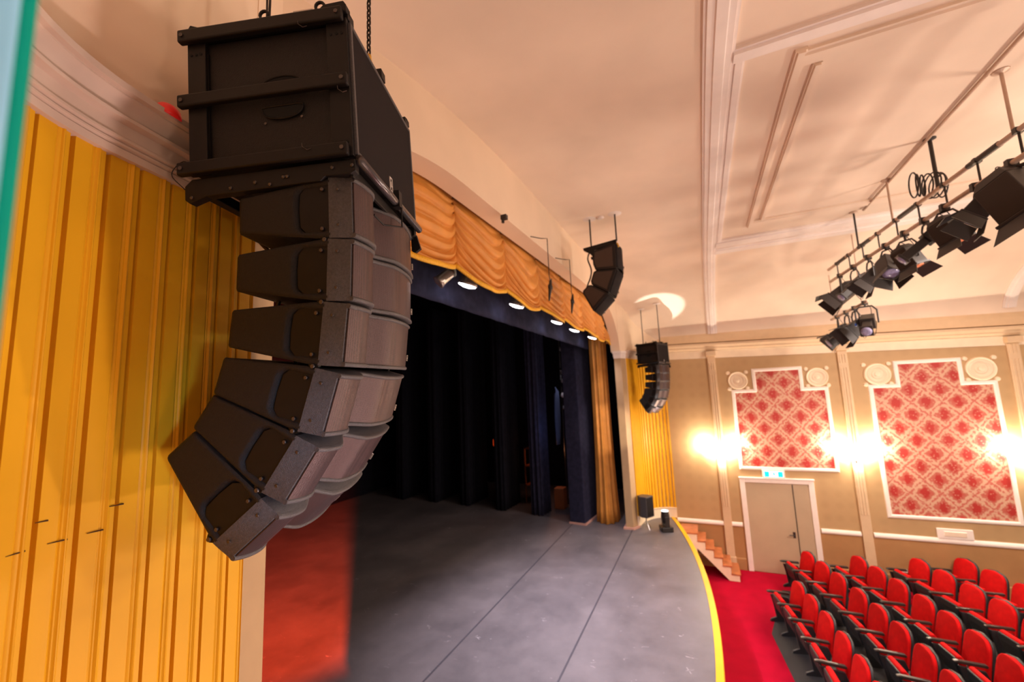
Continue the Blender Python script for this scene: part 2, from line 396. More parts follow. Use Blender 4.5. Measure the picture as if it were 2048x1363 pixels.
# ---------------------------------------------------------------- proscenium
def arch(x):
    d = min(x-1.58, 12.96-x)
    if d >= 2.3: return 2.40+0.012*(x-CX)
    t = max(0, d/2.3)
    return 1.16+(1.24+0.012*(x-CX))*math.sqrt(1-(1-t)**2.1) if t > 0 else 1.16
bm = B(); n = 90; A = []
for i in range(n+1):
    s = i/n; x = 1.58+11.38*(0.5-0.5*math.cos(PI*s)); A.append(x)
rows = []
for x in A:
    rows.append([bm.verts.new(Vector(p)) for p in ((x, PY, 3.4), (x, PY, arch(x)), (x, PY+0.27, arch(x)-0.01), (x, PY+0.27, 3.4))])
for a, b in zip(rows, rows[1:]):
    for k in range(4): bm.faces.new((a[k], a[(k+1) % 4], b[(k+1) % 4], b[k]))
bm.faces.new(rows[0][::-1]); bm.faces.new(rows[-1])
struct('wall_proscenium', bm, M['plaster'], auto=35)
for i, (x0, x1) in enumerate(((12.96, 13.18), (1.36, 1.58))):
    pr = [(12.96, 2.42), (12.96, 2.21), (13.18, 2.11), (13.35, 2.42)]
    if i: pr = [(2*CX-x, y) for x, y in pr]
    bm = B(); prism(bm, pr, SZ, 1.0, 'z'); struct('proscenium_column' if not i else 'proscenium_column.001', bm, M['tan'], bevel=0.008)
    c = Vector((sum(p[0] for p in pr)/4, sum(p[1] for p in pr)/4))
    up_ = [(12.95, 2.45), (12.95, 2.228), (13.185, 2.105), (13.35, 2.45)]
    if i: up_ = [(2*CX-x, y) for x, y in up_]
    bm = B(); prism(bm, up_, 1.15, 3.4, 'z'); struct('wall_above_column' if not i else 'wall_above_column.001', bm, M['plaster'])
    bm = B()
    for k, (e, z0, z1) in enumerate(((1.10, 0.95, 1.0), (1.16, 1.0, 1.1), (1.30, 1.1, 1.18))):
        prism(bm, [tuple(c+(Vector(p)-c)*e) for p in pr], z0, z1, 'z')
    struct('trim_%d' % (2+i), bm, M['white'], bevel=0.01)
    bm = B(); prism(bm, [tuple(c+(Vector(p)-c)*1.5) for p in pr], SZ, SZ+0.05, 'z')
    struct('trim_%d' % (4+i), bm, mat('pink_plinth_paint', (0.62, 0.33, 0.24), 0.6))

# curved splay walls with yellow ribbed panelling, far (0) and near (1)
base_far = [(13.18, 2.11), (13.6, 2.02), (13.93, 1.94), (14.17, 1.80), (14.36, 1.58), (14.47, 1.33), (14.5, 1.1)]
for i in range(2):
    P = catmull([(x, y) for x, y in base_far], 10)
    if i: P = [Vector((2*CX-p.x, p.y)) for p in P]
    if i: P = P[::-1]
    # travel so that the left-hand normal points away from room -> use negative outward for the room side
    P2 = [tuple(p) for p in P]
    fine = resample(P2, 0.0035)
    bm = B(); rings = []
    period = 0.118
    N_ = len(fine)
    for k, p in enumerate(fine):
        a = fine[max(k-1, 0)]; b = fine[min(k+1, N_-1)]; d = (b-a).normalized(); nn = Vector((-d.y, d.x))
        s = (k*0.0035) % period
        if i: s = period-s
        h = 0.0
        if s < (0.012 if i else 0.024): h = -0.022 if i else -0.04
        elif 0.030 < s < 0.044: h = 0.007*math.sin((s-0.030)/0.014*PI)
        elif 0.050 < s < 0.058: h = -0.004*math.sin((s-0.050)/0.008*PI)
        # room lies on the right-hand side
        q = p-nn*(0.03+h)
        rings.append((bm.verts.new(Vector((q.x, q.y, SZ+0.30))), bm.verts.new(Vector((q.x, q.y, 0.99)))))
    for a, b in zip(rings, rings[1:]): bm.faces.new((a[0], b[0], b[1], a[1]))
    struct('wall_splay_panelling' if not i else 'wall_splay_panelling.001', bm, M['yellow'], auto=30)
    bm = B(); sweep(bm, P2, [(0.0, SZ), (-0.04, SZ), (-0.04, SZ+0.26), (-0.055, SZ+0.28), (-0.055, SZ+0.31), (0.0, SZ+0.31)]); struct('baseboard_%s' % ('far', 'near')[i], bm, M['cream'])
    bm = B(); sweep(bm, P2, [(0.12, SZ), (0.0, SZ), (0.0, 3.3), (0.12, 3.3)]); struct('wall_splay_%s' % ('far', 'near')[i], bm, M['plaster'], auto=40)
    prof = [(0, 0.955), (-0.052, 0.955), (-0.054, 0.984), (-0.046, 0.987), (-0.062, 0.994), (-0.062, 1.002), (-0.052, 1.005), (-0.070, 1.012), (-0.070, 1.022), (-0.058, 1.026), (-0.062, 1.078),
            (-0.092, 1.084), (-0.094, 1.096), (-0.072, 1.103), (-0.076, 1.116), (-0.092, 1.148), (-0.112, 1.162), (-0.112, 1.168), (-0.132, 1.172), (-0.132, 1.198), (0, 1.20)]
    bm = B(); sweep(bm, P2, prof); struct('trim_%d' % (6+i), bm, M['cornice'], auto=30)

# scratches across the near yellow panels
def near_wall(b):
    P = [Vector((2*CX-p.x, p.y)) for p in catmull([(x, y) for x, y in base_far], 10)]
    return min(P_dense(P), key=lambda p: abs(p.x/p.y-b))
def P_dense(P):
    out = []
    for a, c in zip(P, P[1:]):
        for k in range(12): out.append(a+(c-a)*k/12)
    return out
SCR = [((0.287, -0.2155), (0.307, -0.214)), ((0.332, -0.2115), (0.356, -0.2115)), ((0.380, -0.210), (0.402, -0.210)), ((0.315, -0.174), (0.330, -0.174)), ((0.407, -0.172), (0.428, -0.172))]
for k, ((b0, z0), (b1, z1)) in enumerate(SCR):
    p0, p1 = near_wall(b0), near_wall(b1)
    q0_, q1_ = p0*(1-0.040/p0.length), p1*(1-0.040/p1.length)
    bm = B(); tube(bm, [(q0_.x, q0_.y, z0*q0_.y), (q1_.x, q1_.y, z1*q1_.y)], [0.0012, 0.0028], 6)
    o = obj('panel_scratch', bm, M['void0']); o['kind'] = 'structure'

# ---------------------------------------------------------------- ceiling
bm = B(); sheet(bm, lambda s, t: (0.0+WX*(0.5-0.5*math.cos(PI*s)), 2.35-14.5*t, vault(0.0+WX*(0.5-0.5*math.cos(PI*s)))), 140, 4)
struct('ceiling', bm, M['ceil'], smooth=True)
def vx(s, x0=0.02, x1=WX-0.01):
    # x positions crowded toward the steep ends of the vault
    f = lambda u: CX+(u)
    xs_ = 0.5-0.5*math.cos(PI*s); return x0+(x1-x0)*xs_
def rib(name, y0, y1, h, x0=0.1, x1=14.47, m='white', steps=110, parent=None):
    bm = B(); rings = []
    for k in range(steps+1):
        x = x0+(x1-x0)*(0.5-0.5*math.cos(PI*k/steps))
        dz = (vault(x+0.005)-vault(x-0.005))/0.01; nn = Vector((dz, 0, -1)).normalized()
        p = Vector((x, 0, vault(x)))
        w = y1-y0; ring = []
        for fy, fh in ((0, -0.1), (0, 0.5), (0.10, 0.5), (0.12, 0.8), (0.30, 0.8), (0.34, 1), (0.66, 1), (0.70, 0.75), (0.9, 0.75), (0.92, 0.45), (1, 0.45), (1, -0.1)):
            v = p+nn*(h*fh); v.y = y0+w*fy; ring.append(bm.verts.new(v))
        rings.append(ring)
    m_ = len(rings[0])
    for a, b in zip(rings, rings[1:]):
        for k in range(m_): bm.faces.new((a[k], a[(k+1) % m_], b[(k+1) % m_], b[k]))
    bm.faces.new(rings[0][::-1]); bm.faces.new(rings[-1])
    return struct(name, bm, M[m])
TN = [8]
def tn():
    TN[0] += 1; return 'trim_%d' % (TN[0]-1)
rib(tn(), -0.56, -0.28, 0.07)
rib(tn(), -7.25, -7.0, 0.07, x0=9.8)
def band(x0, x1, y0, y1, h, m='white'):
    """moulding lying under the ceiling between two x values and two y values"""
    bm = B(); g = []
    n = 10
    ring = lambda x, y, fh: Vector((x, y, vault(x)-h*fh))
    if abs(y1-y0) > abs(x1-x0):
        pr = [(0, -0.2), (0, 0.6), (0.15, 0.6), (0.2, 1), (0.8, 1), (0.85, 0.6), (1, 0.6), (1, -0.2)]
        a = [bm.verts.new(ring(x0+(x1-x0)*f, y0, q)) for f, q in pr]; b = [bm.verts.new(ring(x0+(x1-x0)*f, y1, q)) for f, q in pr]
        m_ = len(pr)
        for k in range(m_): bm.faces.new((a[k], a[(k+1) % m_], b[(k+1) % m_], b[k]))
        bm.faces.new(a[::-1]); bm.faces.new(b)
    else:
        pr = [(0, -0.2), (0, 0.6), (0.15, 0.6), (0.2, 1), (0.8, 1), (0.85, 0.6), (1, 0.6), (1, -0.2)]; rings = []
        for k in range(25):
            x = x0+(x1-x0)*k/24; rings.append([bm.verts.new(ring(x, y0+(y1-y0)*f, q)) for f, q in pr])
        m_ = len(pr)
        for a, b in zip(rings, rings[1:]):
            for k in range(m_): bm.faces.new((a[k], a[(k+1) % m_], b[(k+1) % m_], b[k]))
        bm.faces.new(rings[0][::-1]); bm.faces.new(rings[-1])
    return struct(tn(), bm, M[m])
band(4.12, 4.34, -0.55, -12, 0.06)
band(9.95, 10.35, -0.55, -12, 0.06)
band(10.45, 10.75, -0.55, -12, 0.05)
band(4.3, 10.0, -0.55, -0.66, 0.05)
for (x0, x1, y0, y1) in ((4.50, 4.74, -1.12, -12), (9.15, 9.40, -1.12, -12)): band(x0, x1, y0, y1, 0.05, 'ceil')
band(4.47, 9.43, -1.10, -1.20, 0.058, 'ceil'); band(4.76, 9.13, -1.30, -1.38, 0.056, 'ceil')

# ---------------------------------------------------------------- far side wall
bm = B(); box(bm, WX, WX+0.15, -13, 1.3, FZ, 1.6); struct('wall_right', bm, M['wallpaper'])
bm = B(); box(bm, WX-0.012, WX, -13, 1.1, FZ, -4.16); struct('wall_dado', bm, M['dado'])
def hstrip(name, prof, m, y0=-13, y1=1.15, slope=None):
    bm = B(); sweep(bm, [(WX, y1), (WX, y0)], prof, slope); return struct(name, bm, M[m])
sl = lambda x, y: 0.87+0.026*y-0.80
hstrip(tn(), [(0, 0.80), (-0.03, 0.80), (-0.03, 1.02), (-0.07, 1.03), (0, 1.04)], 'cream', slope=sl)
hstrip(tn(), [(0, 1.04), (-0.10, 1.04), (-0.16, 1.10), (-0.16, 1.13), (-0.22, 1.2), (-0.22, 1.26), (0, 1.28)], 'pil', slope=sl)
hstrip(tn(), [(0, 1.28), (-0.10, 1.30), (-0.06, 1.50), (-0.02, 1.62), (0, 1.62)], 'pil', slope=sl)
for (a, b) in ((1.1, -0.2), (-0.42, -0.70), (-2.62, -3.5), (-3.77, -6.93), (-7.17, -10.3)):
    bm = B(); sweep(bm, [(WX, a), (WX, b)], [(0, -4.16), (-0.05, -4.16), (-0.06, -4.12), (-0.05, -4.08), (-0.03, -4.05), (0, -4.05)]); struct(tn(), bm, M['white'])
for (a, b) in ((1.0, -0.2), (-0.42, -0.70), (-2.62, -3.5), (-3.77, -6.93), (-7.17, -12)):
    bm = B(); sweep(bm, [(WX, a), (WX, b)], [(0, FZ), (-0.035, FZ), (-0.035, FZ+0.30), (-0.02, FZ+0.33), (0, FZ+0.33)]); struct('baseboard_right', bm, M['dado'])
for k, y in enumerate((-0.31, -3.63, -7.05, -10.4)):
    bm = B(); w = 0.11
    box(bm, WX-0.07, WX, y-w, y+w, FZ, 0.99+0.026*y)
    for q in (-0.062, 0.0, 0.062): box(bm, WX-0.085, WX-0.07, y+q-0.017, y+q+0.017, -3.6, 0.35)
    for q in (-0.062, 0.0, 0.062): box(bm, WX-0.085, WX-0.07, y+q-0.017, y+q+0.017, 0.48, 0.72)
    box(bm, WX-0.10, WX, y-w-0.02, y+w+0.02, FZ, FZ+0.35)
    box(bm, WX-0.20, WX, y-w-0.03, y+w+0.03, 0.93+0.026*y, 1.08+0.026*y)
    struct('pilaster' if not k else 'pilaster.%03d' % k, bm, M['pil'], bevel=0.006)
# door
dr = B(); box(dr, WX-0.03, WX-0.005, -2.05, -0.87, FZ+0.01, -2.88)
d1 = struct('door_1', dr, M['door'], bevel=0.004)
bm = B(); box(bm, WX-0.03, WX-0.005, -2.45, -2.07, FZ+0.01, -2.88); struct('door_2', bm, M['door'], bevel=0.004)
bm = B()
for a in (box, ): pass
box(bm, WX-0.06, WX, -0.87, -0.74, FZ, -2.76); box(bm, WX-0.06, WX, -2.58, -2.45, FZ, -2.76); box(bm, WX-0.06, WX, -2.45, -0.87, -2.88, -2.76)
box(bm, WX-0.08, WX, -2.60, -0.72, -2.77, -2.73); struct('door_frame', bm, M['white'], bevel=0.008)
bm = B(); tube(bm, [(WX-0.03, -1.97, -4.28), (WX-0.09, -1.97, -4.28), (WX-0.09, -1.84, -4.28)], 0.012); box(bm, WX-0.04, WX-0.03, -2.0, -1.94, -4.36, -4.2); obj('door_handle', bm, M['bolt'], d1)
bm = B(); tube(bm, [(WX-0.03, -2.06, FZ+0.02), (WX-0.035, -2.06, -2.9)], 0.012, 6); obj('meeting_strip', bm, M['bolt'], d1)

# damask panels
def panel(label, pts):
    t = thing('damask_panel', label, 'wall panel', (WX, 0, 0), group='framed damask panels on the side wall')
    bm = B(); prism(bm, pts, -0.008, 0.0, 'x'); obj('fabric', bm, M['damask'], t)
    bm = B(); n = len(pts); c = Vector((sum(p[0] for p in pts)/n, sum(p[1] for p in pts)/n))
    area = sum(pts[i][0]*pts[(i+1) % n][1]-pts[(i+1) % n][0]*pts[i][1] for i in range(n)); sg = 1 if area > 0 else -1
    def offs(d):
        out = []
        for i in range(n):
            a, b, e = Vector(pts[i-1]), Vector(pts[i]), Vector(pts[(i+1) % n])
            d1, d2 = (b-a).normalized(), (e-b).normalized()
            n1, n2 = Vector((d1.y, -d1.x))*sg, Vector((d2.y, -d2.x))*sg
            out.append(b+(n1+n2)*d/(1+n1.dot(n2)))
        return out
    rings = [[(p, x) for p in offs(d)] for d, x in ((-0.012, 0.0), (-0.012, -0.03), (0.01, -0.045), (0.05, -0.045), (0.075, -0.03), (0.085, 0.0))]
    V = [[bm.verts.new(Vector((x, p.x, p.y))) for p, x in rg] for rg in rings]
    for a, b in zip(V, V[1:]):
        for k in range(n): bm.faces.new((a[k], a[(k+1) % n], b[(k+1) % n], b[k]))
    obj('frame', bm, M['white'], t)
panel('red damask panel with stepped top and white frame above the beige door', [(-0.86, -2.44), (-3.14, -2.44), (-3.14, -0.24), (-2.57, -0.24), (-2.57, 0.37), (-1.45, 0.37), (-1.45, -0.24), (-0.86, -0.24)])
panel('tallest red damask panel with stepped top, right of the second pilaster', [(-4.20, -3.56), (-6.60, -3.56), (-6.60, -0.24), (-6.00, -0.24), (-6.00, 0.37), (-4.79, 0.37), (-4.79, -0.24), (-4.20, -0.24)])
# rosettes
Rx = Matrix.Rotation(-PI/2, 4, 'Y')
def rosette(y, z, label, r=0.27):
    t = thing('plaster_rosette', label, 'wall rosette', (WX, y, z), group='round plaster rosettes on the side wall')
    for a in (-1, 1):
        for b in (-1, 1):
            bm = B(); lathe(bm, [(0.06, 0), (0.05, 0.035), (0.01, 0.045)], 10, Matrix.Translation((-0.0, a*r*0.9, b*r*0.9)) @ Rx); obj('corner_stud', bm, M['cream'], t)
    bm = B(); lathe(bm, [(r, 0.0), (r, 0.03), (r*0.93, 0.06), (r*0.86, 0.05), (r*0.78, 0.035), (r*0.68, 0.045), (r*0.6, 0.03), (r*0.45, 0.02), (r*0.4, 0.035), (r*0.22, 0.03), (r*0.2, 0.05), (0.01, 0.06)], 32, Rx)
    obj('ring', bm, M['cream'], t, auto=40)
rosette(-0.98, 0.12, 'round cream plaster rosette nearest the stage, left of the door panel')
rosette(-2.99, 0.12, 'round cream plaster rosette at the right shoulder of the door panel')
rosette(-4.35, 0.12, 'round cream plaster rosette at the left shoulder of the tallest panel', 0.30)
rosette(-6.42, 0.14, 'round cream plaster rosette at the right shoulder of the tallest panel', 0.30)
# exit sign, vent, socket
t = thing('exit_sign', 'small lit green and white exit sign above the beige door', 'exit sign', (WX, -1.63, -2.62))
bm = B(); box(bm, -0.07, 0, -0.28, 0.28, -0.11, 0.13); obj('housing', bm, M['white'], t, bevel=0.01)
bm = B(); box(bm, -0.075, -0.07, -0.24, 0.24, -0.08, 0.08); obj('light_panel', bm, M['exitglow'], t)
bm = B()
for s in (-1, 1): box(bm, -0.08, -0.075, s*0.17-0.06, s*0.17+0.06, -0.075, 0.075)
prism(bm, [(-0.01, 0.06), (0.02, 0.02), (0.0, -0.02), (0.03, -0.06), (-0.02, -0.03), (-0.04, 0.0)], -0.08, -0.075, 'x'); obj('pictogram', bm, M['exitgreen'], t)
t = thing('wall_vent', 'small white rectangular vent on the rail below the tallest damask panel', 'vent', (WX, -5.39, -3.93))
bm = B(); box(bm, -0.06, 0, -0.34, 0.34, -0.12, 0.12); box(bm, -0.07, -0.05, -0.22, 0.22, -0.06, 0.06); obj('housing', bm, M['white'], t, bevel=0.008)
bm = B()
for k in range(5): box(bm, -0.078, -0.07, -0.21, 0.21, -0.05+k*0.022, -0.042+k*0.022)
obj('louvre', bm, M['cream'], t)
t = tag(obj('wall_socket', box(B(), WX-0.05, WX-0.012, -4.35, -4.20, -4.98, -4.90), M['white'], bevel=0.01), 'small white socket on the brown dado behind the seats', 'socket')

# wall sconces (glowing)
def sconce(y, label, energy=95, near=False):
    x = WX-0.07 if not near else 0.1
    s = -1 if not near else 1
    t = thing('wall_sconce', label, 'wall lamp', (x, y, -2.1), group='glowing wall sconces on the pilasters')
    bm = B(); lathe(bm, [(0.02, -0.17), (0.05, -0.13), (0.06, -0.08), (0.03, -0.05)], 14, Matrix.Translation((s*0.05, 0, 0))); tube(bm, [(0, 0, -0.1), (s*0.08, 0, -0.1), (s*0.1, 0, -0.03)], 0.012, 8)
    obj('bracket', bm, M['bolt'], t)
    bm = B(); sheet(bm, lambda a, b: (s*(0.0+0.15*math.sin(PI*a)*(0.35+0.65*b)), -math.cos(PI*a)*0.52*(0.75+0.25*b), -0.06+0.22*b), 24, 5)
    obj('glass_bowl', bm, M['sconceglow'], t, smooth=True)
    for q in (-0.42, 0.42): light('POINT', (x+s*0.10, y+q, -1.80), energy, (1.0, 0.86, 0.66), 0.07, name='sconce_light')
    light('POINT', (x+s*0.14, y, -2.25), energy*0.25, (1.0, 0.86, 0.66), 0.07, name='sconce_light')
for y, l in ((-0.31, 'brightly glowing wall sconce on the pilaster left of the door'), (-3.63, 'brightly glowing wall sconce on the pilaster between the two damask panels'), (-7.05, 'brightly glowing wall sconce on the pilaster at the right edge')):
    sconce(y, l)
for y in (-1.5, -4.5):
    light('POINT', (0.45, y, -2.0), 50, (1.0, 0.70, 0.55), 0.1, name='sconce_light')

# stage steps beside the wall
t = thing('stage_steps', 'timber steps with brown treads leading from stage to red carpet', 'steps', (13.6, 0.55, FZ))
nst = 6; rs = (SZ-0.14-FZ)/nst; td = 0.20
for k in range(nst):
    z = (nst-k)*rs; y1 = 0.0-(k-1)*td if k else 0.45
    y0 = -k*td if k else 0.0
    y0 = -k*td
    bm = B(); box(bm, -0.03, 0.82, y0-0.03, y1, z-0.035, z); obj('tread', bm, M['wood'], t, bevel=0.005)
    bm = B(); box(bm, 0.02, 0.80, y0+0.0, y0+0.02, z-rs, z-0.035); obj('riser', bm, M['wood'], t)
pr = [(0.45, nst*rs-0.04)]
for k in range(nst): pr += [(-k*td, (nst-k)*rs-0.04), (-k*td, (nst-k-1)*rs-0.04 if k < nst-1 else 0)]
pr += [(-(nst-1)*td+0.26, 0.0), (0.02, (nst-1)*rs-0.22), (0.02, 0), (0.16, 0), (0.16, nst*rs-0.3), (0.45, nst*rs-0.3)]
bm = B(); prism(bm, pr, -0.01, 0.03, 'x'); obj('stringer', bm, M['cream'], t)

# ---------------------------------------------------------------- valance, borders, legs, curtain
t = thing('swagged_valance', 'gold swagged valance of gathered cloth hanging under the proscenium arch', 'valance', (0, 0, 0))
gx = [1.75, 2.8, 4.2, 5.6, 7.02, 8.5, 9.98, 11.3, 12.4, 13.05]
for gi, (x0, x1) in enumerate(zip(gx, gx[1:])):
    rnd = random.Random(gi*3+1); ph = rnd.random()*2; lean = rnd.uniform(-0.04, 0.04)
    jit = [rnd.uniform(-0.5, 0.5) for _ in range(6)]
    wd = x1-x0
    def f(s, q, x0=x0, x1=x1, ph=ph, jit=jit, lean=lean, wd=wd, off=0.0):
        x = x0+(x1-x0)*s
        w = math.sin(PI*min(1, max(0, s)))**0.72
        mid = 1-(1-q)**2.3
        zt = arch(min(12.94, max(1.6, x)))+0.10
        gb = 1.60+0.02*jit[0]*(1-s)+0.02*jit[1]*s
        zg = zt-(zt-gb)*q
        zm = zt-(zt-(gb-0.19))*mid
        z = zg*(1-w)+zm*w
        z += lean*math.sin(2*PI*s)*q
        amp = (0.085*(0.6+0.4*q)+0.02)*min(1, wd/1.3)
        p_ = (7.0*q**0.9+ph+0.22*math.sin(2.2*PI*s+jit[2]*4)+0.25*math.sin(5*q+jit[3]*6)*w) % 1.0
        fold = math.sin(PI*p_**1.5)**0.55-0.25*math.sin(PI*((p_*2.0) % 1.0))*w*(0.5+jit[5])
        gath = 0.012*math.sin(q*95+jit[4]*5)*(1-w)**2.0
        y = 2.585-0.09*w*min(1, q*4)-amp*fold*min(1, q*7)*(0.35+0.65*w)-gath+0.05*(1-w)
        return Vector((x, y+off, z))
    bm = B(); slab(bm, f, 60, 170, (0, 0.015, 0)); obj('swag', bm, M['gold'], t, smooth=True)
    bm = B(); slab(bm, lambda s, q: f(s, 1.0)+Vector((0, -0.006, 0.012-0.055*q)), 64, 2, (0, 0.02, 0)); obj('fringe', bm, M['hem'], t, smooth=True)

def pleats(name, label, cat, path, z0, z1, m, amp=0.06, per=0.22, group=None, top=None, seed=0):
    rnd = random.Random(seed)
    P = resample(path, 0.02); n = len(P)-1
    nz_ = 16
    bm = B()
    def f(s, q):
        k = min(n, max(0, int(round(s*n)))); a = P[max(k-1, 0)]; b = P[min(k+1, n)]; d = (b-a).normalized(); nn = Vector((-d.y, d.x))
        L = k*0.02
        h = amp*math.sin(2*PI*L/per+0.8*math.sin(L*3.1+seed)+0.25*math.sin(q*6+seed))*(0.7+0.3*math.sin(L*7+q*2))
        p = P[k]+nn*h
        return Vector((p.x, p.y, z0+(z1-z0)*q))
    if top:
        g = f
        def f(s, q): return top(g(s, q), q)
    slab(bm, f, n, nz_, (0.006, 0.012, 0))
    o = obj(name, bm, m, smooth=True); return tag(o, label, cat, group)
def edge_h(bm): return bm
bo = pleats('navy_border', 'long navy velvet border hanging behind the gold valance', 'stage curtain', [(0.9, 3.3), (13.9, 3.3)], 1.335, 2.9, M['velvet_navy'], amp=0.012, per=0.7)
# tormentor: hard flat box with navy cloth
t = thing('navy_tormentor', 'navy cloth covered upright flat at the stage edge beside the gold curtain', 'stage flat', (12.91, 3.55, SZ))
bm = B(); prism(bm, [(0, 0.08), (1.2, -0.05), (1.2, 0.5), (0.06, 0.58)], 0.05, 6.2, 'z'); obj('cloth_cover', bm, M['velvet_navy'], t, bevel=0.02)
bm = B(); prism(bm, [(-0.03, 0.05), (1.2, -0.09), (1.2, 0.5), (0.03, 0.6)], 0.0, 0.05, 'z'); obj('plinth', bm, mat('pale_pink_timber', (0.55, 0.30, 0.24), 0.6), t)
legs = [(13.40, 5.2, 0.75, 'velvet_navy', 'navy velvet leg curtain catching blue light, nearest upstage of the tormentor'),
        (13.62, 6.68, 1.3, 'velvet_black', 'black velvet leg curtain, second upstage behind the blue-lit leg'),
        (13.85, 8.27, 1.5, 'velvet_black', 'black velvet leg curtain, third upstage'),
        (13.95, 9.78, 1.7, 'velvet_black', 'black velvet leg curtain, fourth upstage near the middle of the dark stage'),
        (14.0, 11.4, 2.0, 'velvet_black', 'black velvet leg curtain, furthest upstage')]
for i, (x, y, w, m, l) in enumerate(legs):
    pleats('leg_curtain', l, 'stage curtain', [(x+0.1, y+0.42), (x, y), (x+w, y-0.05)], SZ+0.01, 3.6, M[m], amp=0.035, per=0.19, seed=i, group='leg curtains along the far wing')
def cur_top(p, q):
    c = Vector((13.42, 2.98)); k = 1.0-0.22*math.sin(PI*min(1, q*1.0))*0.4-0.18*q
    flare = 0.10*(1-q)**8
    return Vector((c.x+(p.x-c.x)*(k+flare*2)-0.02*q, c.y+(p.y-c.y)*(k+flare), p.z))
pleats('house_curtain', 'gathered gold house curtain hanging to the floor by the far column', 'stage curtain',
       [(13.75, 2.78), (13.5, 2.80), (13.28, 2.88), (13.2, 3.02), (13.25, 3.18), (13.38, 3.30), (13.6, 3.3)], SZ+0.01, 2.1, M['gold'], amp=0.05, per=0.19, top=cur_top, seed=3)

# stage lamps under the valance
def profile_lamp(loc, label, lit=True):
    t = thing('stage_lamp', label, 'stage light', loc, rot=(0.35, 0, 0), group='white stage lamps peeping below the valance')
    bm = B(); lathe(bm, [(0.07, 0.30), (0.09, 0.26), (0.10, 0.05), (0.14, -0.02), (0.145, -0.06), (0.13, -0.06)], 18); obj('housing', bm, M['silver'], t, smooth=True)
    bm = B(); lathe(bm, [(0.128, -0.058), (0.125, -0.075), (0.06, -0.095), (0.005, -0.10)], 18); obj('lens', bm, M['bulb'], t, smooth=True)
    bm = B(); tube(bm, [(-0.15, 0, 0.05), (-0.16, 0, 0.3), (-0.1, 0, 0.42), (0.1, 0, 0.42), (0.16, 0, 0.3), (0.15, 0, 0.05)], 0.012, 8); tube(bm, [(0, 0, 0.42), (0, 0, 0.5)], 0.02, 8); obj('yoke', bm, M['lampblk'], t)
nm = ['nearest the hanging speakers', 'second along the valance', 'third along the valance', 'fourth along the valance', 'last, beside the gold curtain']
for p, s in zip(STAGE_LAMPS, nm): profile_lamp(p, 'bright white stage lamp peeping below the gold valance, '+s)
bm = B(); tube(bm, [(1.5, 2.73, 2.10), (13.2, 2.73, 2.10)], 0.024, 10); tag(obj('lighting_bar', bm, M['lampblk'], smooth=True), 'black lighting bar running behind the gold valance', 'pipe')
t = thing('unlit_stage_lamp', 'small silvery unlit stage lamp showing under the first valance swag', 'stage light', (4.35, 2.92, 1.48), rot=(0.8, 0.3, 0.5))
bm = B(); lathe(bm, [(0.05, 0.2), (0.07, 0.15), (0.075, 0.0), (0.09, -0.05), (0.07, -0.05)], 14); obj('housing', bm, M['silver'], t, smooth=True)
bm = B(); box(bm, -0.12, 0.12, -0.03, 0.03, 0.2, 0.24); box(bm, -0.01, 0.01, -0.01, 0.01, 0.2, 0.6); obj('clamp', bm, M['lampblk'], t)

# unseen red wash lamp, its tall plate added to cut the beam's edge
dirr = (Vector((9.0, 9.2, 0))-Vector((RED.x, RED.y, 0))).normalized(); side = Vector((dirr.y, -dirr.x, 0))
t = thing('red_wash_lamp', 'unseen stage lamp with added beam-cutting plate behind the near proscenium column', 'stage light', RED)
mt = Matrix(((dirr.x, side.x, 0, 0), (dirr.y, side.y, 0, 0), (0, 0, 1, 0), (0, 0, 0, 1)))
bm = B(); box(bm, -0.02, 0.36, 0.0, 0.008, -0.7, 0.5, Matrix.Translation(side*0.06) @ mt)
for v in bm.verts:  # swing the plate so that its front edge stands on the beam's edge
    a = v.co.dot(dirr); v.co -= side*(0.06*max(0, a)/0.36)
obj('barn_door', bm, M['lampblk'], t)  # unseen plate, added to edge the red light on the floor
bm = B(); lathe(bm, [(0.10, -0.3), (0.12, -0.28), (0.12, -0.07)], 16, mt @ Matrix.Rotation(PI/2+0.3, 4, 'Y'), cap=False); obj('housing', bm, M['lampblk'], t)

# backstage bits
def can(loc, rot, label, m='silver', s=1.0):
    t = thing('boom_lamp', label, 'stage light', loc, rot, group='side lamps on the boom in the wing')
    bm = B(); lathe(bm, [(0.05*s, -0.18*s), (0.10*s, -0.14*s), (0.11*s, 0.10*s), (0.13*s, 0.16*s), (0.11*s, 0.16*s), (0.09*s, 0.08*s), (0.01, 0.06*s)], 16); obj('housing', bm, M[m], t, smooth=True)
    bm = B(); tube(bm, [(-0.12*s, 0, 0), (-0.14*s, 0, -0.16*s), (0.14*s, 0, -0.16*s), (0.12*s, 0, 0)], 0.012, 6); obj('yoke', bm, M['lampblk'], t)
wl = ['topmost', 'second from the top', 'third from the top', 'fourth from the top, pale', 'lowest']
for k, (z, m) in enumerate(((1.65, 'silver'), (0.75, 'lampblk'), (0.40, 'silver'), (-0.15, 'white'), (-0.62, 'white'))):
    can((15.18+0.05*(k % 2), 4.72+0.06*(k % 2), z), (1.3+0.3*k, 0.5, 0.4*k), 'side lamp on the dark wing boom beside the navy flat, '+wl[k], m, 0.86)
bm = B(); tube(bm, [(15.4, 4.95, SZ), (15.4, 4.95, 2.4)], 0.025, 8); lathe(bm, [(0.3, SZ), (0.3, SZ+0.04), (0.03, SZ+0.08)], 16, Matrix.Translation((15.4, 4.95, 0))); tag(obj('lighting_boom', bm, M['lampblk']), 'black vertical boom pole in the wing behind the navy flat', 'pole')
bm = B()
slab(bm, lambda s, q: (14.75+0.35*s, 4.98+0.03*math.sin(9*s+3*q), -1.9+2.1*q*(1-0.25*abs(s-0.5))), 12, 8, (0, 0.05, 0))
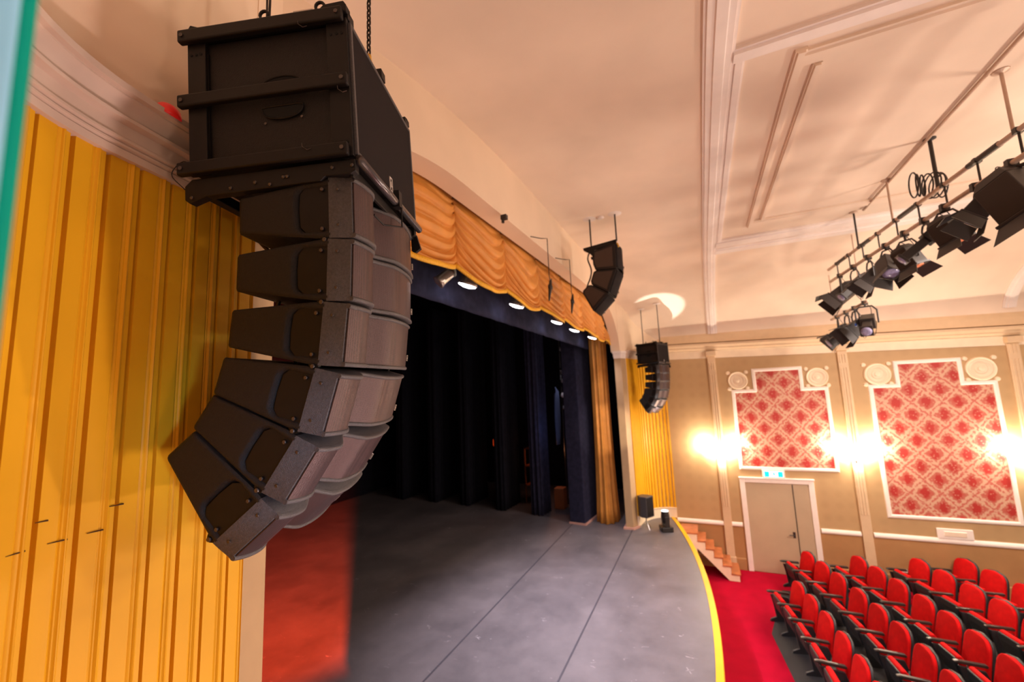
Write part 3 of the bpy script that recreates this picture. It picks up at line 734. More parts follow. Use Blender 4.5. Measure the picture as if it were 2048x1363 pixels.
tag(obj('hanging_cloth', bm, mat('blue_grey_cloth', (0.10, 0.13, 0.24), 0.9), smooth=True), 'blue-grey cloth hanging in the wing beside the side lamps', 'cloth')
t = thing('timber_rack', 'small orange-brown timber rack in the dark wing', 'rack', (14.95, 6.0, SZ))
bm = B()
for x in (0, 0.5):
    for y in (0, 0.4): box(bm, x, x+0.04, y, y+0.04, 0, 2.0)
for z in (0.6, 1.3, 1.95): box(bm, 0, 0.54, 0, 0.44, z, z+0.04)
obj('frame', bm, M['amber'], t)
tag(obj('red_sign', box(B(), 15.55, 15.6, 7.85, 8.05, -2.08, -1.82), M['redexit']), 'small glowing red sign in the dark far wing', 'sign')
tag(obj('wooden_crate', box(B(), 14.35, 14.75, 4.75, 5.1, SZ, SZ+0.7), M['amber'], bevel=0.02), 'reddish wooden crate in the wing behind the navy flat', 'crate')
light('POINT', (15.2, 5.4, -2.2), 12, (1.0, 0.35, 0.15), 0.1, name='wing_light')
light('POINT', (13.2, 4.55, -1.2), 9, (0.4, 0.55, 1.0), 0.1, name='wing_light')
light('POINT', (14.8, 4.4, 0.6), 10, (0.9, 0.85, 1.0), 0.1, name='wing_light')

# microphones hanging in front of the arch
def mic(x, label):
    t = thing('hanging_microphone', label, 'microphone', (x, 2.0, 2.0), group='microphones hanging from the arch')
    bm = B(); tube(bm, [(-0.12, 0.235, 0.42), (0, 0.1, 0.40), (0, 0, 0.38), (0, 0, -0.22), (0.05, 0, -0.30), (0.1, 0, -0.24), (0.06, 0, -0.34)], 0.007, 6); obj('cable', bm, M['lampblk'], t)
    bm = B(); tube(bm, [(0.06, 0, -0.28), (0.02, 0, -0.40), (-0.06, 0, -0.62)], [0.02, 0.03, 0.012], 10); box(bm, -0.02, 0.08, -0.02, 0.02, -0.42, -0.36); obj('capsule', bm, M['lampblk'], t, smooth=True)
mic(5.93, 'black microphone hanging before the valance, nearer one')
mic(7.13, 'black microphone hanging before the valance, one nearer the centre speaker cluster')
t = thing('arch_camera', 'tiny dark camera fixed to the edge of the arch above the third swag', 'camera', (4.75, 2.2, 2.33))
bm = B(); box(bm, -0.03, 0.03, -0.06, 0.02, -0.05, 0.01); lathe(bm, [(0.02, -0.05), (0.02, -0.09), (0.005, -0.09)], 10); obj('body', bm, M['lampblk'], t)

# ---------------------------------------------------------------- the near hanging array
SUBM = Matrix.Translation((1.095, 1.144, 1.486)) @ Matrix.Rotation(0.349, 4, 'Z') @ Matrix.Rotation(-0.036, 4, 'Y')
def smooth01(t): t = max(0, min(1, t)); return t*t*(3-2*t)
W_ = 0.73
def speaker_element(label, mtx, group):
    """origin at the middle of the near hinge line; x across, y to the back, z up"""
    t = thing('line_array_speaker', label, 'loudspeaker', group=group, mtx=mtx)
    H0, H1, D = 0.117, 0.070, 0.347
    # cabinet: back, top, bottom plus two side skins with the scooped handle recess
    bm = B()
    def hz(y): return H1+(H0-H1)*(D-y)/(D-0.02) if y > 0.02 else H0
    def rr(y, z):   # signed distance to rounded recess, <0 inside
        cx, hw, hh, r = 0.045, 0.078, 0.098, 0.05
        qx, qz = abs(y-cx)-hw+r, abs(z)-hh+r
        if y < cx: qx = -1
        return math.hypot(max(qx, 0), max(qz, 0))+min(max(qx, qz), 0)-r
    NY, NZ = 44, 28
    for side in (0, 1):
        def f(s, q):
            y = -0.022+(D+0.022)*s; z = (2*q-1)*hz(y)
            d = rr(y, z); ins = 0.034*smooth01(-d/0.030)
            e = min(1, (D-y)/0.012); ins += 0.010*(1-smooth01(e))
            eb = (hz(y)-abs(z))/0.008
            ins += 0.006*(1-smooth01(eb))
            return ((ins if side == 0 else W_-ins), y, z)
        g = sheet(bm, f, NY, NZ)
        if side == 0: g0 = g
    for i in range(NY):
        for j in (0, NZ): bm.faces.new((g0[i][j], g0[i+1][j], g[i+1][j], g[i][j]))
    for j in range(NZ): bm.faces.new((g0[NY][j], g0[NY][j+1], g[NY][j+1], g[NY][j])); bm.faces.new((g0[0][j], g0[0][j+1], g[0][j+1], g[0][j]))
    obj('cabinet', bm, M['black'], t, auto=50)
    # front baffle with cheeks and lips
    def gy(x, k=0.0):      # front line of the face
        c = 0.27
        if x < c: v = max(0, x/c); return -0.096-0.030*math.sin(PI*v)**0.8+0.034*smooth01((v-0.55)/0.45)-k
        v = min(1, (x-c)/(W_-c)); return -0.096-0.040*math.sin(PI*v)**0.8+0.034*(1-smooth01(v/0.30))-k
    xsn = [0.018+(W_-0.036)*k/56 for k in range(57)]
    bm = B(); rings = []
    plan = [(0.0, -0.018), (0.006, -0.055), (0.016, -0.091)]+[(x, gy(x, -0.004)) for x in xsn]+[(W_-0.016, -0.091), (W_-0.006, -0.055), (W_, -0.018)]
    for z, sh in ((-0.119, 0.008), (-0.116, 0.0), (0.116, 0.0), (0.119, 0.008)):
        rings.append([bm.verts.new(Vector((x, y+(sh if abs(y) > 0.05 else 0), z))) for x, y in plan])
    n = len(plan)
    for a, b in zip(rings, rings[1:]):
        for k in range(n): bm.faces.new((a[k], a[(k+1) % n], b[(k+1) % n], b[k]))
    bm.faces.new(rings[0][::-1]); bm.faces.new(rings[-1])
    ba = obj('front_baffle', bm, M['baffle'], t, auto=40)
    # lips above and below the grille
    bm = B()
    for s in (-1, 1):
        g = []
        for x in xsn:
            y = gy(x); g.append([bm.verts.new(Vector((x, yy, s*zz))) for yy, zz in ((y+0.012, 0.119), (y-0.004, 0.119), (y-0.010, 0.114), (y-0.010, 0.106), (y-0.004, 0.101), (y+0.012, 0.101))])
        for a, b in zip(g, g[1:]):
            for k in range(6): bm.faces.new((a[k], a[(k+1) % 6], b[(k+1) % 6], b[k]))
        bm.faces.new(g[0]); bm.faces.new(g[-1])
    obj('lip', bm, M['baffle'], t, auto=60)
    bm = B(); xg = [0.024+(W_-0.048)*k/60 for k in range(61)]
    slab(bm, lambda s, q: (xg[min(60, int(round(s*60)))], gy(xg[min(60, int(round(s*60)))], 0.002), -0.103+0.206*q), 60, 2, (0, 0.004, 0))
    obj('grille', bm, M['grille'], t, auto=50)
    # maker's badge: outlined plate with a small square mark
    xb = W_-0.045; yb = gy(xb, 0.004)
    bm = B(); 
    for a in ((-0.008, 0.008, 0.013, 0.0155), (-0.008, 0.008, -0.0155, -0.013), (-0.008, -0.006, -0.0155, 0.0155), (0.006, 0.008, -0.0155, 0.0155), (-0.003, 0.003, -0.007, 0.004)):
        box(bm, xb+a[0], xb+a[1], yb-0.006, yb+0.004, -0.055+a[2], -0.055+a[3])
    obj('badge', bm, M['silver'], t)
    # rigging plates with hinge knuckles
    for s in (0, 1):
        X = lambda v: v if s == 0 else W_-v
        bm = B(); pr = [(-0.020, -0.112), (-0.017, -0.125), (-0.005, -0.137), (0.010, -0.137), (0.022, -0.122), (0.026, -0.100), (0.080, -0.088), (0.100, -0.065), (0.104, 0), (0.100, 0.065), (0.080, 0.088), (0.026, 0.104), (0.022, 0.112), (-0.020, 0.112)]
        prism(bm, pr, min(X(0.008), X(0.026)), max(X(0.008), X(0.026)), 'x'); rp = obj('rigging_plate', bm, M['blackdk'], t, bevel=0.002)
        for (y, z, r) in ((0.002, -0.1235, 0.009), (0.010, -0.080, 0.0075), (0.008, 0.075, 0.0075)):
            bm = B(); lathe(bm, [(r, 0), (r, 0.006), (r*0.75, 0.009), (r*0.4, 0.0075), (0.001, 0.0075)], 14, Matrix.Translation((X(0.006), y, z)) @ Matrix.Rotation(-PI/2 if s == 0 else PI/2, 4, 'Y')); obj('bolt', bm, M['bolt'], rp, smooth=True)
        for z in (-0.07, 0.07):
            bm = B(); lathe(bm, [(0.006, 0), (0.006, 0.003), (0.003, 0.004), (0.001, 0.003)], 12, Matrix.Translation((X(0.002), -0.055, z)) @ Matrix.Rotation(-PI/2 if s == 0 else PI/2, 4, 'Y')); obj('screw', bm, M['bolt'], ba, smooth=True)
    return t
M['baffle'] = mat('grey_textured_baffle_coating', (0.060, 0.052, 0.053), 0.38, var=0.25, scale=120, bump=0.8, bscale=380)

ELEM = [(-0.104, -0.753, 1.0), (-0.1115, -0.9925, -1.7), (-0.137, -1.2315, -5.9), (-0.1915, -1.4695, -16.5), (-0.294, -1.693, -33.4), (-0.448, -1.886, -50.0)]
def emtx(base, v, w, ang): return base @ Matrix.Translation((0, -v, w)) @ Matrix.Rotation(R(-ang), 4, 'X')
ord6 = ['topmost, right under the big subwoofer', 'second from the top', 'third from the top', 'fourth from the top', 'fifth from the top', 'lowest, tilted furthest down']
el0 = None
for k, (v, w, a) in enumerate(ELEM):
    lab = 'black curved-front speaker in the large near hanging array, '+ord6[k]
    if k == 0: el0 = speaker_element(lab, emtx(SUBM, v, w, a), 'speakers in the near hanging array')
    else: dup(el0, lab, mtx=emtx(SUBM, v, w, a))

def subwoofer(label, mtx, group):
    t = thing('hanging_subwoofer', label, 'subwoofer', group=group, mtx=mtx @ Matrix.Rotation(R(2.5), 4, 'X') if False else mtx @ Matrix.Rotation(R(-2.5), 4, 'X'))
    D, H = 0.66, 0.55
    # cabinet with D-shaped near-black handle patches on each side
    bm = B(); box(bm, 0.006, W_-0.006, 0.012, D, -H, 0); obj('cabinet', bm, M['black'], t, bevel=0.004)
    for s in (0, 1):
        X = lambda v: v if s == 0 else W_-v
        def xb(bm, a, b, *r): box(bm, min(X(a), X(b)), max(X(a), X(b)), *r)
        # side skin: two flat D plates, near-black to stand for the openings' shade
        for sg, zc in ((1, -0.238), (-1, -0.315)):
            bm = B(); n = 20
            pr = [(0.285-0.082*math.cos(PI*k/n), zc+sg*0.048*math.sin(PI*k/n)**0.7) for k in range(n+1)]
            prism(bm, pr, X(-0.0005), X(0.012), 'x'); h = obj('handle_pocket', bm, M['void'], t)
            bm = B(); tube(bm, [(X(-0.001), 0.285-0.084*math.cos(PI*k/n), zc+sg*0.050*math.sin(PI*k/n)**0.7) for k in range(n+1)]+[(X(-0.001), 0.285+0.06, zc-sg*0.004), (X(-0.001), 0.285-0.06, zc-sg*0.004)], 0.0035, 6, closed=True); obj('handle_rim', bm, M['blackdk'], h)
            for (y, z) in ((0.355, -0.21), (0.215, -0.205), (0.36, -0.375), (0.21, -0.365)):
                if (z > -0.27) == (sg == 1):
                    bm = B(); lathe(bm, [(0.005, 0), (0.005, 0.003), (0.001, 0.003)], 10, Matrix.Translation((X(0.004), y, z)) @ Matrix.Rotation(-PI/2 if s == 0 else PI/2, 4, 'Y')); obj('screw', bm, M['bolt'], t)
        for (y0, y1) in ((0.004, 0.088), (0.592, 0.668)):
            bm = B(); xb(bm, -0.014, 0.004, y0, y1, -H-0.01, 0.01); po = obj('corner_post', bm, M['blackdk'], t, bevel=0.003)
            bm = B()
            for z in (-0.055, -0.235, -0.505):
                for q in (0.25, 0.5, 0.78): lathe(bm, [(0.006, 0), (0.006, 0.002), (0.001, 0.002)], 10, Matrix.Translation((X(-0.014), y0+(y1-y0)*q, z)) @ Matrix.Rotation(-PI/2 if s == 0 else PI/2, 4, 'Y'))
            obj('screw', bm, M['void'], po)
        bm = B(); xb(bm, -0.004, 0.002, 0.588, 0.592, -H+0.03, -0.05); xb(bm, -0.004, 0.002, 0.088, 0.092, -H+0.03, -0.05); obj('side_seam', bm, M['blackdk'], t)
        for nm_, z0, z1, y0, y1 in (('top_rail', -0.012, 0.040, 0.012, 0.690), ('middle_rail', -0.286, -0.236, 0.004, 0.695), ('bottom_rail', -0.566, -0.515, 0.016, 0.700)):
            bm = B(); xb(bm, -0.040, -0.014, y0, y1, z0, z1)
            o = obj(nm_, bm, M['blackdk'], t, bevel=0.006)
            bm = B()
            for y in (y0+0.02, y1-0.02): lathe(bm, [(0.008, 0), (0.008, 0.004), (0.001, 0.004)], 12, Matrix.Translation((X(-0.040), y, (z0+z1)/2)) @ Matrix.Rotation(-PI/2 if s == 0 else PI/2, 4, 'Y'))
            obj('bolt', bm, M['bolt'], o)
        # wire clips
        for (y, z) in ((0.165, 0.0), (0.17, -0.50), (0.02, -0.29)):
            bm = B(); tube(bm, [(X(-0.042), y+0.02, z-0.005), (X(-0.044), y+0.018, z-0.02), (X(-0.043), y, z-0.035), (X(-0.041), y-0.015, z-0.03)], 0.0013, 6); obj('wire_clip', bm, M['bolt'], t)
    # flying frame on top
    bm = B()
    for x in (0.0, W_-0.05): box(bm, x-0.004, x+0.05, 0.0, 0.665, 0.012, 0.05)
    for y in (0.02, 0.33, 0.60): box(bm, 0.03, W_-0.03, y, y+0.045, 0.012, 0.05)
    box(bm, 0.34, 0.39, 0.0, 0.65, 0.03, 0.075)
    for x in (-0.02, W_-0.02):
        prism(bm, [(0.0, 0.03), (0.11, 0.03), (0.105, 0.06), (0.09, 0.072), (0.01, 0.076), (0.0, 0.06)], x, x+0.04, 'x')
        prism(bm, [(0.66, 0.03), (0.57, 0.03), (0.575, 0.055), (0.62, 0.06), (0.65, 0.072), (0.665, 0.05)], x, x+0.04, 'x')
    fr = obj('flying_frame', bm, M['blackdk'], t, bevel=0.003)
    bm = B()
    for (x, y) in ((0.0, 0.108), (0.0, 0.340), (0.66, 0.108), (0.66, 0.340)):
        tube(bm, [(x-0.012, y+0.018*math.cos(a), 0.072+0.018*math.sin(a)) for a in [2*PI*k/14 for k in range(14)]], 0.006, 8, closed=True)
    obj('lifting_ring', bm, M['blackdk'], fr)
    bm = B(); box(bm, -0.02, -0.012, 0.135, 0.215, 0.045, 0.062); obj('label_plate', bm, M['silver'], fr)
    # rigging frame below
    bm = B()
    for x in (-0.012, W_-0.022):
        prism(bm, [(0.0, -0.575), (0.0, -0.622), (0.02, -0.632), (0.12, -0.628), (0.14, -0.645), (0.60, -0.650), (0.67, -0.672), (0.69, -0.655), (0.69, -0.600), (0.66, -0.575)], x, x+0.034, 'x')
    box(bm, 0.0, W_, 0.63, 0.67, -0.62, -0.575); box(bm, 0.0, W_, 0.36, 0.40, -0.64, -0.60)
    box(bm, 0.0, W_+0.02, 0.015, 0.028, -0.640, -0.596)
    box(bm, 0.1, W_-0.1, 0.10, 0.5, -0.60, -0.59)
    lf = obj('lower_frame', bm, M['blackdk'], t, bevel=0.003)
    bm = B()
    for (y, z) in ((0.09, -0.600), (0.012, -0.60), (0.27, -0.612), (0.285, -0.612), (0.40, -0.62), (0.50, -0.63), (0.34, -0.635), (0.66, -0.65)):
        lathe(bm, [(0.007, 0), (0.007, 0.004), (0.004, 0.006), (0.001, 0.005)], 12, Matrix.Translation((-0.012, y, z)) @ Matrix.Rotation(-PI/2, 4, 'Y'))
    obj('bolt', bm, M['bolt'], lf)
    bm = B(); tube(bm, [(0.0, -0.012, -0.575), (W_+0.03, -0.012, -0.575)], 0.019, 14); obj('front_bar', bm, M['barmat'], t, smooth=True)
    bm = B(); box(bm, 0.38, 0.42, -0.034, 0.0, -0.600, -0.520); tube(bm, [(0.40, -0.035, -0.60), (0.39, -0.035, -0.70), (0.30, 0.02, -0.715), (0.22, 0.03, -0.70)], 0.004, 8); obj('latch', bm, M['blackdk'], t)
    bm = B(); prism(bm, [(0.0, -0.61), (0.03, -0.62), (0.03, -0.70), (0.01, -0.71), (-0.02, -0.69)], W_+0.005, W_+0.03, 'x'); obj('hinge_lug', bm, M['blackdk'], t)
    # front: frame with recessed grille
    bm = B()
    box(bm, 0.0, 0.016, -0.008, 0.014, -H, 0.0); box(bm, W_-0.016, W_, -0.008, 0.014, -H, 0.0)
    box(bm, 0.016, W_-0.016, -0.008, 0.014, -0.016, 0.0); box(bm, 0.016, W_-0.016, -0.008, 0.014, -H, -H+0.016)
    obj('front_frame', bm, M['baffle'], t, bevel=0.004)
    bm = B(); box(bm, 0.014, W_-0.014, -0.004, 0.012, -H+0.014, -0.014); obj('grille', bm, M['subgrille'], t)
    # badge: outlined plate with round mark over bars
    bm = B(); xb0, zb0 = 0.36, -0.50
    for a in ((-0.016, 0.016, 0.030, 0.034), (-0.016, 0.016, -0.034, -0.030), (-0.016, -0.012, -0.034, 0.034), (0.012, 0.016, -0.034, 0.034), (-0.006, -0.002, -0.012, 0.012), (0.002, 0.008, -0.012, -0.006)):
        box(bm, xb0+a[0], xb0+a[1], -0.008, -0.003, zb0+a[2], zb0+a[3])
    obj('badge', bm, M['badge'], t)
    return t
M['void'] = mat('recess_shade_black', (0.002, 0.002, 0.002), 0.9)
M['barmat'] = mat('grey_steel_bar', (0.10, 0.085, 0.085), 0.25, metal=0.6)
M['subgrille'] = mat('dark_brown_grille_cloth', (0.009, 0.0055, 0.006), 0.85, spec=0.2, var=0.35, scale=300, bump=0.3, bscale=500)
M['badge'] = mat('pale_badge_metal', (0.62, 0.55, 0.5), 0.35)
sub0 = subwoofer('large black subwoofer box with rails hanging on a chain at upper left', SUBM, 'hanging subwoofers')

# chain with yellow hook up to the ceiling
cp = SUBM @ Vector((0.365, 0.075, 0.10))
def chain(x, y, z0, z1, label, r=0.0045, L=0.040, wdt=0.026):
    t = thing('hoist_chain', label, 'chain', (x, y, z0))
    bm = B(); hk = 0.10; p = L-2*r-0.004; n = int((z1-z0-hk)/p)
    for k in range(n):
        zc = hk+k*p+L/2; pts = []
        for a in range(12):
            th = 2*PI*a/12; yy = (wdt/2-r)*math.cos(th); zz = (L/2-wdt/2)*(1 if math.sin(th) > 0 else -1)*(0 if abs(math.sin(th)) < 1e-6 else 1)+(wdt/2-r)*math.sin(th)
            pts.append((yy, 0, zc+zz) if k % 2 else (0, yy, zc+zz))
        tube(bm, pts, r, 7, closed=True)
    obj('links', bm, M['chain'], t, smooth=True)
    bm = B(); tube(bm, [(0, 0, hk+0.005), (0, 0, hk-0.02), (0.012, 0, hk-0.04), (0.02, 0, hk-0.07), (0.006, 0, hk-0.098), (-0.014, 0, hk-0.09), (-0.02, 0, hk-0.07)], [0.012, 0.014, 0.010, 0.012, 0.012, 0.009, 0.005], 10); obj('hook', bm, M['hook'], t, smooth=True)
chain(cp.x, cp.y, cp.z-0.035, vault(cp.x)-0.01, 'black steel chain with yellow hook holding the near array')
q0 = SUBM @ Vector((0.365, 0.60, 0.05)); q1 = SUBM @ Vector((0.14, 0.40, 0.05))
bm = B(); tube(bm, [(q0.x, q0.y, q0.z), (q0.x-0.01, q0.y, q0.z+0.5), (q0.x, q0.y, vault(q0.x))], 0.005, 8); tube(bm, [(q0.x+0.02, q0.y, q0.z), (q0.x+0.004, q0.y, q0.z+0.3), (q0.x+0.01, q0.y, vault(q0.x))], 0.006, 8)
tag(obj('power_cable', bm, M['chain'], smooth=True), 'pair of dark cables rising from the near array to the ceiling', 'cable')
# loose cable behind the array, and links between cabinets
def wc(v, w, u): return SUBM @ Vector((u, -v, w))
bm = B(); pts = catmull([wc(-0.66, -0.54, 0.03), wc(-0.71, -0.50, 0.03), wc(-0.76, -0.55, 0.03), wc(-0.70, -0.62, 0.03)], 8); tube(bm, pts, 0.002, 6)
tag(obj('thin_cable', bm, M['chain'], smooth=True), 'thin black cable loop behind the lower back of the big subwoofer', 'cable')
bm = B(); pts = catmull([wc(-0.60, -0.66, 0.25), wc(-0.52, -0.78, 0.22), wc(-0.42, -0.88, 0.2), wc(-0.36, -0.97, 0.2), wc(-0.42, -1.08, 0.2), wc(-0.36, -1.2, 0.2), wc(-0.34, -1.32, 0.2), wc(-0.40, -1.45, 0.25)], 10)
tube(bm, pts, 0.009, 8); tag(obj('speaker_cable', bm, M['chain'], smooth=True), 'thick black cable running down behind the near hanging speakers', 'cable')

# ---------------------------------------------------------------- the far hanging array (mirror of the near one)
FAR = Matrix.Translation((12.95, 1.13, 1.31)) @ Matrix.Rotation(-0.349, 4, 'Z')
FARM = FAR @ Matrix.Translation((-0.0, 0, 0))
# near (left) face x=0 looks toward the camera
dup(sub0, 'small distant subwoofer box hanging by two rods before the far yellow wall', mtx=FARM @ Matrix.Rotation(R(-1.0), 4, 'X'))
for k, (v, w, a) in enumerate(ELEM):
    dup(el0, 'speaker of the distant array before the far yellow wall, '+ord6[k].replace('big subwoofer', 'box'), 'speakers in the far hanging array', mtx=emtx(FARM, v, w, a))
def rod(p, zt, label, r=0.012, plate=0.12):
    t = thing('suspension_rod', label, 'rod', p, group='thin suspension rods with white ceiling plates')
    bm = B(); tube(bm, [(0, 0, 0), (0, 0, zt-p[2])], r, 8); obj('rod', bm, M['lampblk'], t, smooth=True)
    bm = B(); lathe(bm, [(plate, 0), (plate, -0.012), (plate*0.8, -0.022), (0.02, -0.03)], 20, Matrix.Translation((0, 0, zt-p[2]+0.02))); obj('ceiling_plate', bm, M['white'], t, smooth=True)
fb = FARM @ Vector((0.34, 0.60, 0.04)); ff = FARM @ Vector((0.34, 0.06, 0.05))
rod((fb.x, fb.y, fb.z), vault(fb.x), 'rear dark rod with white ceiling plate above the distant array')
rod((ff.x, ff.y, ff.z), vault(ff.x), 'front dark rod with white ceiling plate above the distant array')

# ---------------------------------------------------------------- the centre cluster
CM = Matrix.Translation((7.40, 0, 0))
def cpt(y, z): return (y, z)
# side outlines measured in the plane x = 7.40 : (y, z)
S_ = 7.40/7.2
def wedge(label, pts, front, extra):
    t = thing('cluster_speaker', label, 'loudspeaker', (7.40, 0, 0), group='speakers in the centre cluster')
    wd = 0.62
    c = Vector((sum(p[0] for p in pts)/len(pts), sum(p[1] for p in pts)/len(pts)))
    bm = B(); prism(bm, pts, 0.0, wd, 'x'); ca = obj('cabinet', bm, M['black'], t, bevel=0.012)
    bm = B(); prism(bm, [tuple(c+(Vector(p)-c)*0.78) for p in pts], -0.006, 0.0, 'x'); obj('side_panel', bm, M['panelbrown'], t)
    a, b = Vector(front[0]), Vector(front[1]); d = (b-a).normalized(); nn = Vector((d.y, -d.x))
    if nn.x > 0: nn = -nn
    bm = B(); slab(bm, lambda s, q: (0.01+(wd-0.02)*s, (a+(b-a)*(0.03+0.94*q)+nn*(0.01+0.05*math.sin(PI*s))).x, (a+(b-a)*(0.03+0.94*q)+nn*(0.01+0.05*math.sin(PI*s))).y), 16, 2, (0, 0.01, 0)); obj('grille', bm, M['subgrille'], t, smooth=True)
    bm = B(); m_ = a+(b-a)*0.75+nn*0.055; box(bm, 0.42, 0.46, m_.x-0.012, m_.x+0.01, m_.y-0.02, m_.y+0.02); obj('badge', bm, M['silver'], t)
M['panelbrown'] = mat('brown_black_side_panel', (0.045, 0.026, 0.018), 0.6)
wedge('black cabinet of the centre cluster, topmost of the three', [(1.62, 2.56), (1.21, 2.63), (1.215, 2.16), (1.60, 2.19), (1.635, 2.30), (1.64, 2.45)], ((1.21, 2.63), (1.215, 2.16)), 0)
wedge('black cabinet of the centre cluster, middle of the three', [(1.598, 2.18), (1.215, 2.15), (1.385, 1.735), (1.69, 1.935), (1.70, 2.0), (1.64, 2.16)], ((1.215, 2.15), (1.385, 1.735)), 0)
wedge('black cabinet of the centre cluster, lowest and tilted down', [(1.69, 1.925), (1.39, 1.725), (1.69, 1.435), (1.865, 1.79), (1.855, 1.84), (1.75, 1.93)], ((1.39, 1.725), (1.69, 1.435)), 0)
t = thing('rigging_bar', 'black slanted rigging bar on top of the centre cluster', 'rigging frame', (7.40, 0, 0))
bm = B()
for x in (0.0, 0.58): prism(bm, [(1.80, 2.60), (1.80, 2.64), (1.19, 2.70), (1.19, 2.62), (1.60, 2.575), (1.62, 2.50), (1.585, 2.42), (1.60, 2.40), (1.66, 2.50)], x, x+0.04, 'x')
box(bm, 0, 0.62, 1.2, 1.24, 2.64, 2.68); box(bm, 0, 0.62, 1.7, 1.74, 2.60, 2.63)
obj('bar', bm, M['blackdk'], t, bevel=0.004)
bm = B(); tube(bm, [(0.10, 1.20, 2.66), (0.10, 1.185, 2.62), (0.10, 1.17, 2.58)], 0.02, 8); obj('hook', bm, M['hook'], t)
rod((7.46, 1.66, 2.62), vault(7.46), 'rear dark rod with white ceiling plate above the centre cluster', 0.014, 0.15)
rod((7.46, 1.19, 2.68), vault(7.46), 'front dark rod with white ceiling plate above the centre cluster', 0.014, 0.15)
bm = B(); lathe(bm, [(0.07, 0), (0.07, -0.012), (0.04, -0.03), (0.01, -0.03)], 16, Matrix.Translation((7.48, 1.46, vault(7.48)))); tag(obj('smoke_detector', bm, M['white'], smooth=True), 'small white ceiling disc between the two rods of the centre cluster', 'smoke detector')
bm = B(); pts = catmull([(7.5, 1.70, 2.60), (7.5, 1.75, 2.45), (7.5, 1.70, 2.25), (7.5, 1.72, 2.1), (7.5, 1.80, 1.92), (7.5, 1.82, 1.80)], 8); tube(bm, pts, 0.014, 8)
tag(obj('cluster_cable', bm, M['chain'], smooth=True), 'black cable hanging in a curve behind the centre cluster', 'cable')

# ---------------------------------------------------------------- monitor speaker and moving head on the stage corner
t = thing('stand_speaker', 'small dark speaker on a short silver stand in front of the far yellow wall', 'loudspeaker', (13.15, 1.86, SZ), rot=(0, 0, -0.5))
bm = B(); prism(bm, [(-0.17, -0.17), (0.17, -0.17), (0.20, 0.02), (0.10, 0.18), (-0.10, 0.18), (-0.20, 0.02)], 0.34, 0.92, 'z'); obj('cabinet', bm, M['baffle'], t, bevel=0.012)
bm = B(); box(bm, -0.15, 0.15, -0.178, -0.165, 0.37, 0.89); obj('grille', bm, M['subgrille'], t)
bm = B(); tube(bm, [(0, 0, 0.34), (0, 0, 0.1)], 0.02, 8)
for a in range(3):
    th = a*2.09; tube(bm, [(0, 0, 0.22), (0.2*math.cos(th), 0.2*math.sin(th), 0.0)], 0.012, 8)
obj('stand', bm, M['silver'], t)
t = thing('moving_head_lamp', 'black moving-head lamp with glowing white lens on the stage corner', 'stage light', (13.08, 1.32, SZ), rot=(0, 0, 0.4))
bm = B(); box(bm, -0.16, 0.16, -0.16, 0.16, 0, 0.14); obj('base', bm, M['lampblk'], t, bevel=0.02)
bm = B(); box(bm, -0.10, -0.06, -0.165, -0.158, 0.05, 0.09); obj('indicator', bm, M['blueled'], t)
bm = B(); box(bm, -0.17, -0.13, -0.06, 0.06, 0.14, 0.42); box(bm, 0.13, 0.17, -0.06, 0.06, 0.14, 0.42); box(bm, -0.17, 0.17, -0.07, 0.07, 0.14, 0.18); obj('yoke', bm, M['lampblk'], t, bevel=0.01)
bm = B(); lathe(bm, [(0.06, 0.22), (0.11, 0.27), (0.12, 0.40), (0.105, 0.50), (0.10, 0.55)], 20, cap=False); obj('head', bm, M['lampblk'], t, smooth=True)
bm = B(); lathe(bm, [(0.098, 0.535), (0.08, 0.56), (0.01, 0.57)], 20); obj('lens', bm, M['mhglow'], t, smooth=True)

# ---------------------------------------------------------------- front-of-house lighting bars
def barY(x): return -3.2+0.07*(x-5.8)
t = thing('lighting_truss', 'long double-pipe lighting bar hung across the auditorium ceiling', 'lighting bar', (0, 0, 0))
for z, r, nm_ in ((2.48, 0.030, 'upper_pipe'), (2.20, 0.030, 'lower_pipe')):
    bm = B(); tube(bm, [(x, barY(x), z) for x in (4.4, 7, 9, 11.3)], r, 10); obj(nm_, bm, M['pipe'], t, smooth=True)
k = 0
x = 4.6
while x < 11.2:
    bm = B(); tube(bm, [(x, barY(x), 2.48), (x, barY(x), 2.20)], 0.012, 8); box(bm, x-0.03, x+0.03, barY(x)-0.035, barY(x)+0.035, 2.45, 2.51); obj('spacer', bm, M['lampblk'], t); x += 0.62
for x0 in (4.9, 6.1, 7.7, 9.2, 10.3):
    bm = B(); tube(bm, [(x0, barY(x0), 2.483), (x0+0.5, barY(x0+0.5), 2.483)], 0.036, 10); obj('tape_wrap', bm, M['lampblk'], t)
for i, x in enumerate((5.9, 7.2, 8.4, 9.7)):
    tt = thing('bar_hanger', 'thin hanger from the ceiling to the lighting bar, '+['nearest', 'second', 'third', 'furthest'][i], 'rod', (x, barY(x), 2.51), group='hangers of the lighting bar')
    bm = B(); tube(bm, [(0, 0, 0), (0, 0, vault(x)-2.51)], 0.016 if i != 1 else 0.024, 8); obj('rod', bm, M['lampblk'] if i in (1, 3) else M['pipe'], tt)
    bm = B(); lathe(bm, [(0.07, 0), (0.07, -0.02), (0.02, -0.04)], 14, Matrix.Translation((0, 0, vault(x)-2.51+0.01))); obj('ceiling_plate', bm, M['lampblk'] if i == 1 else M['pipe'], tt)
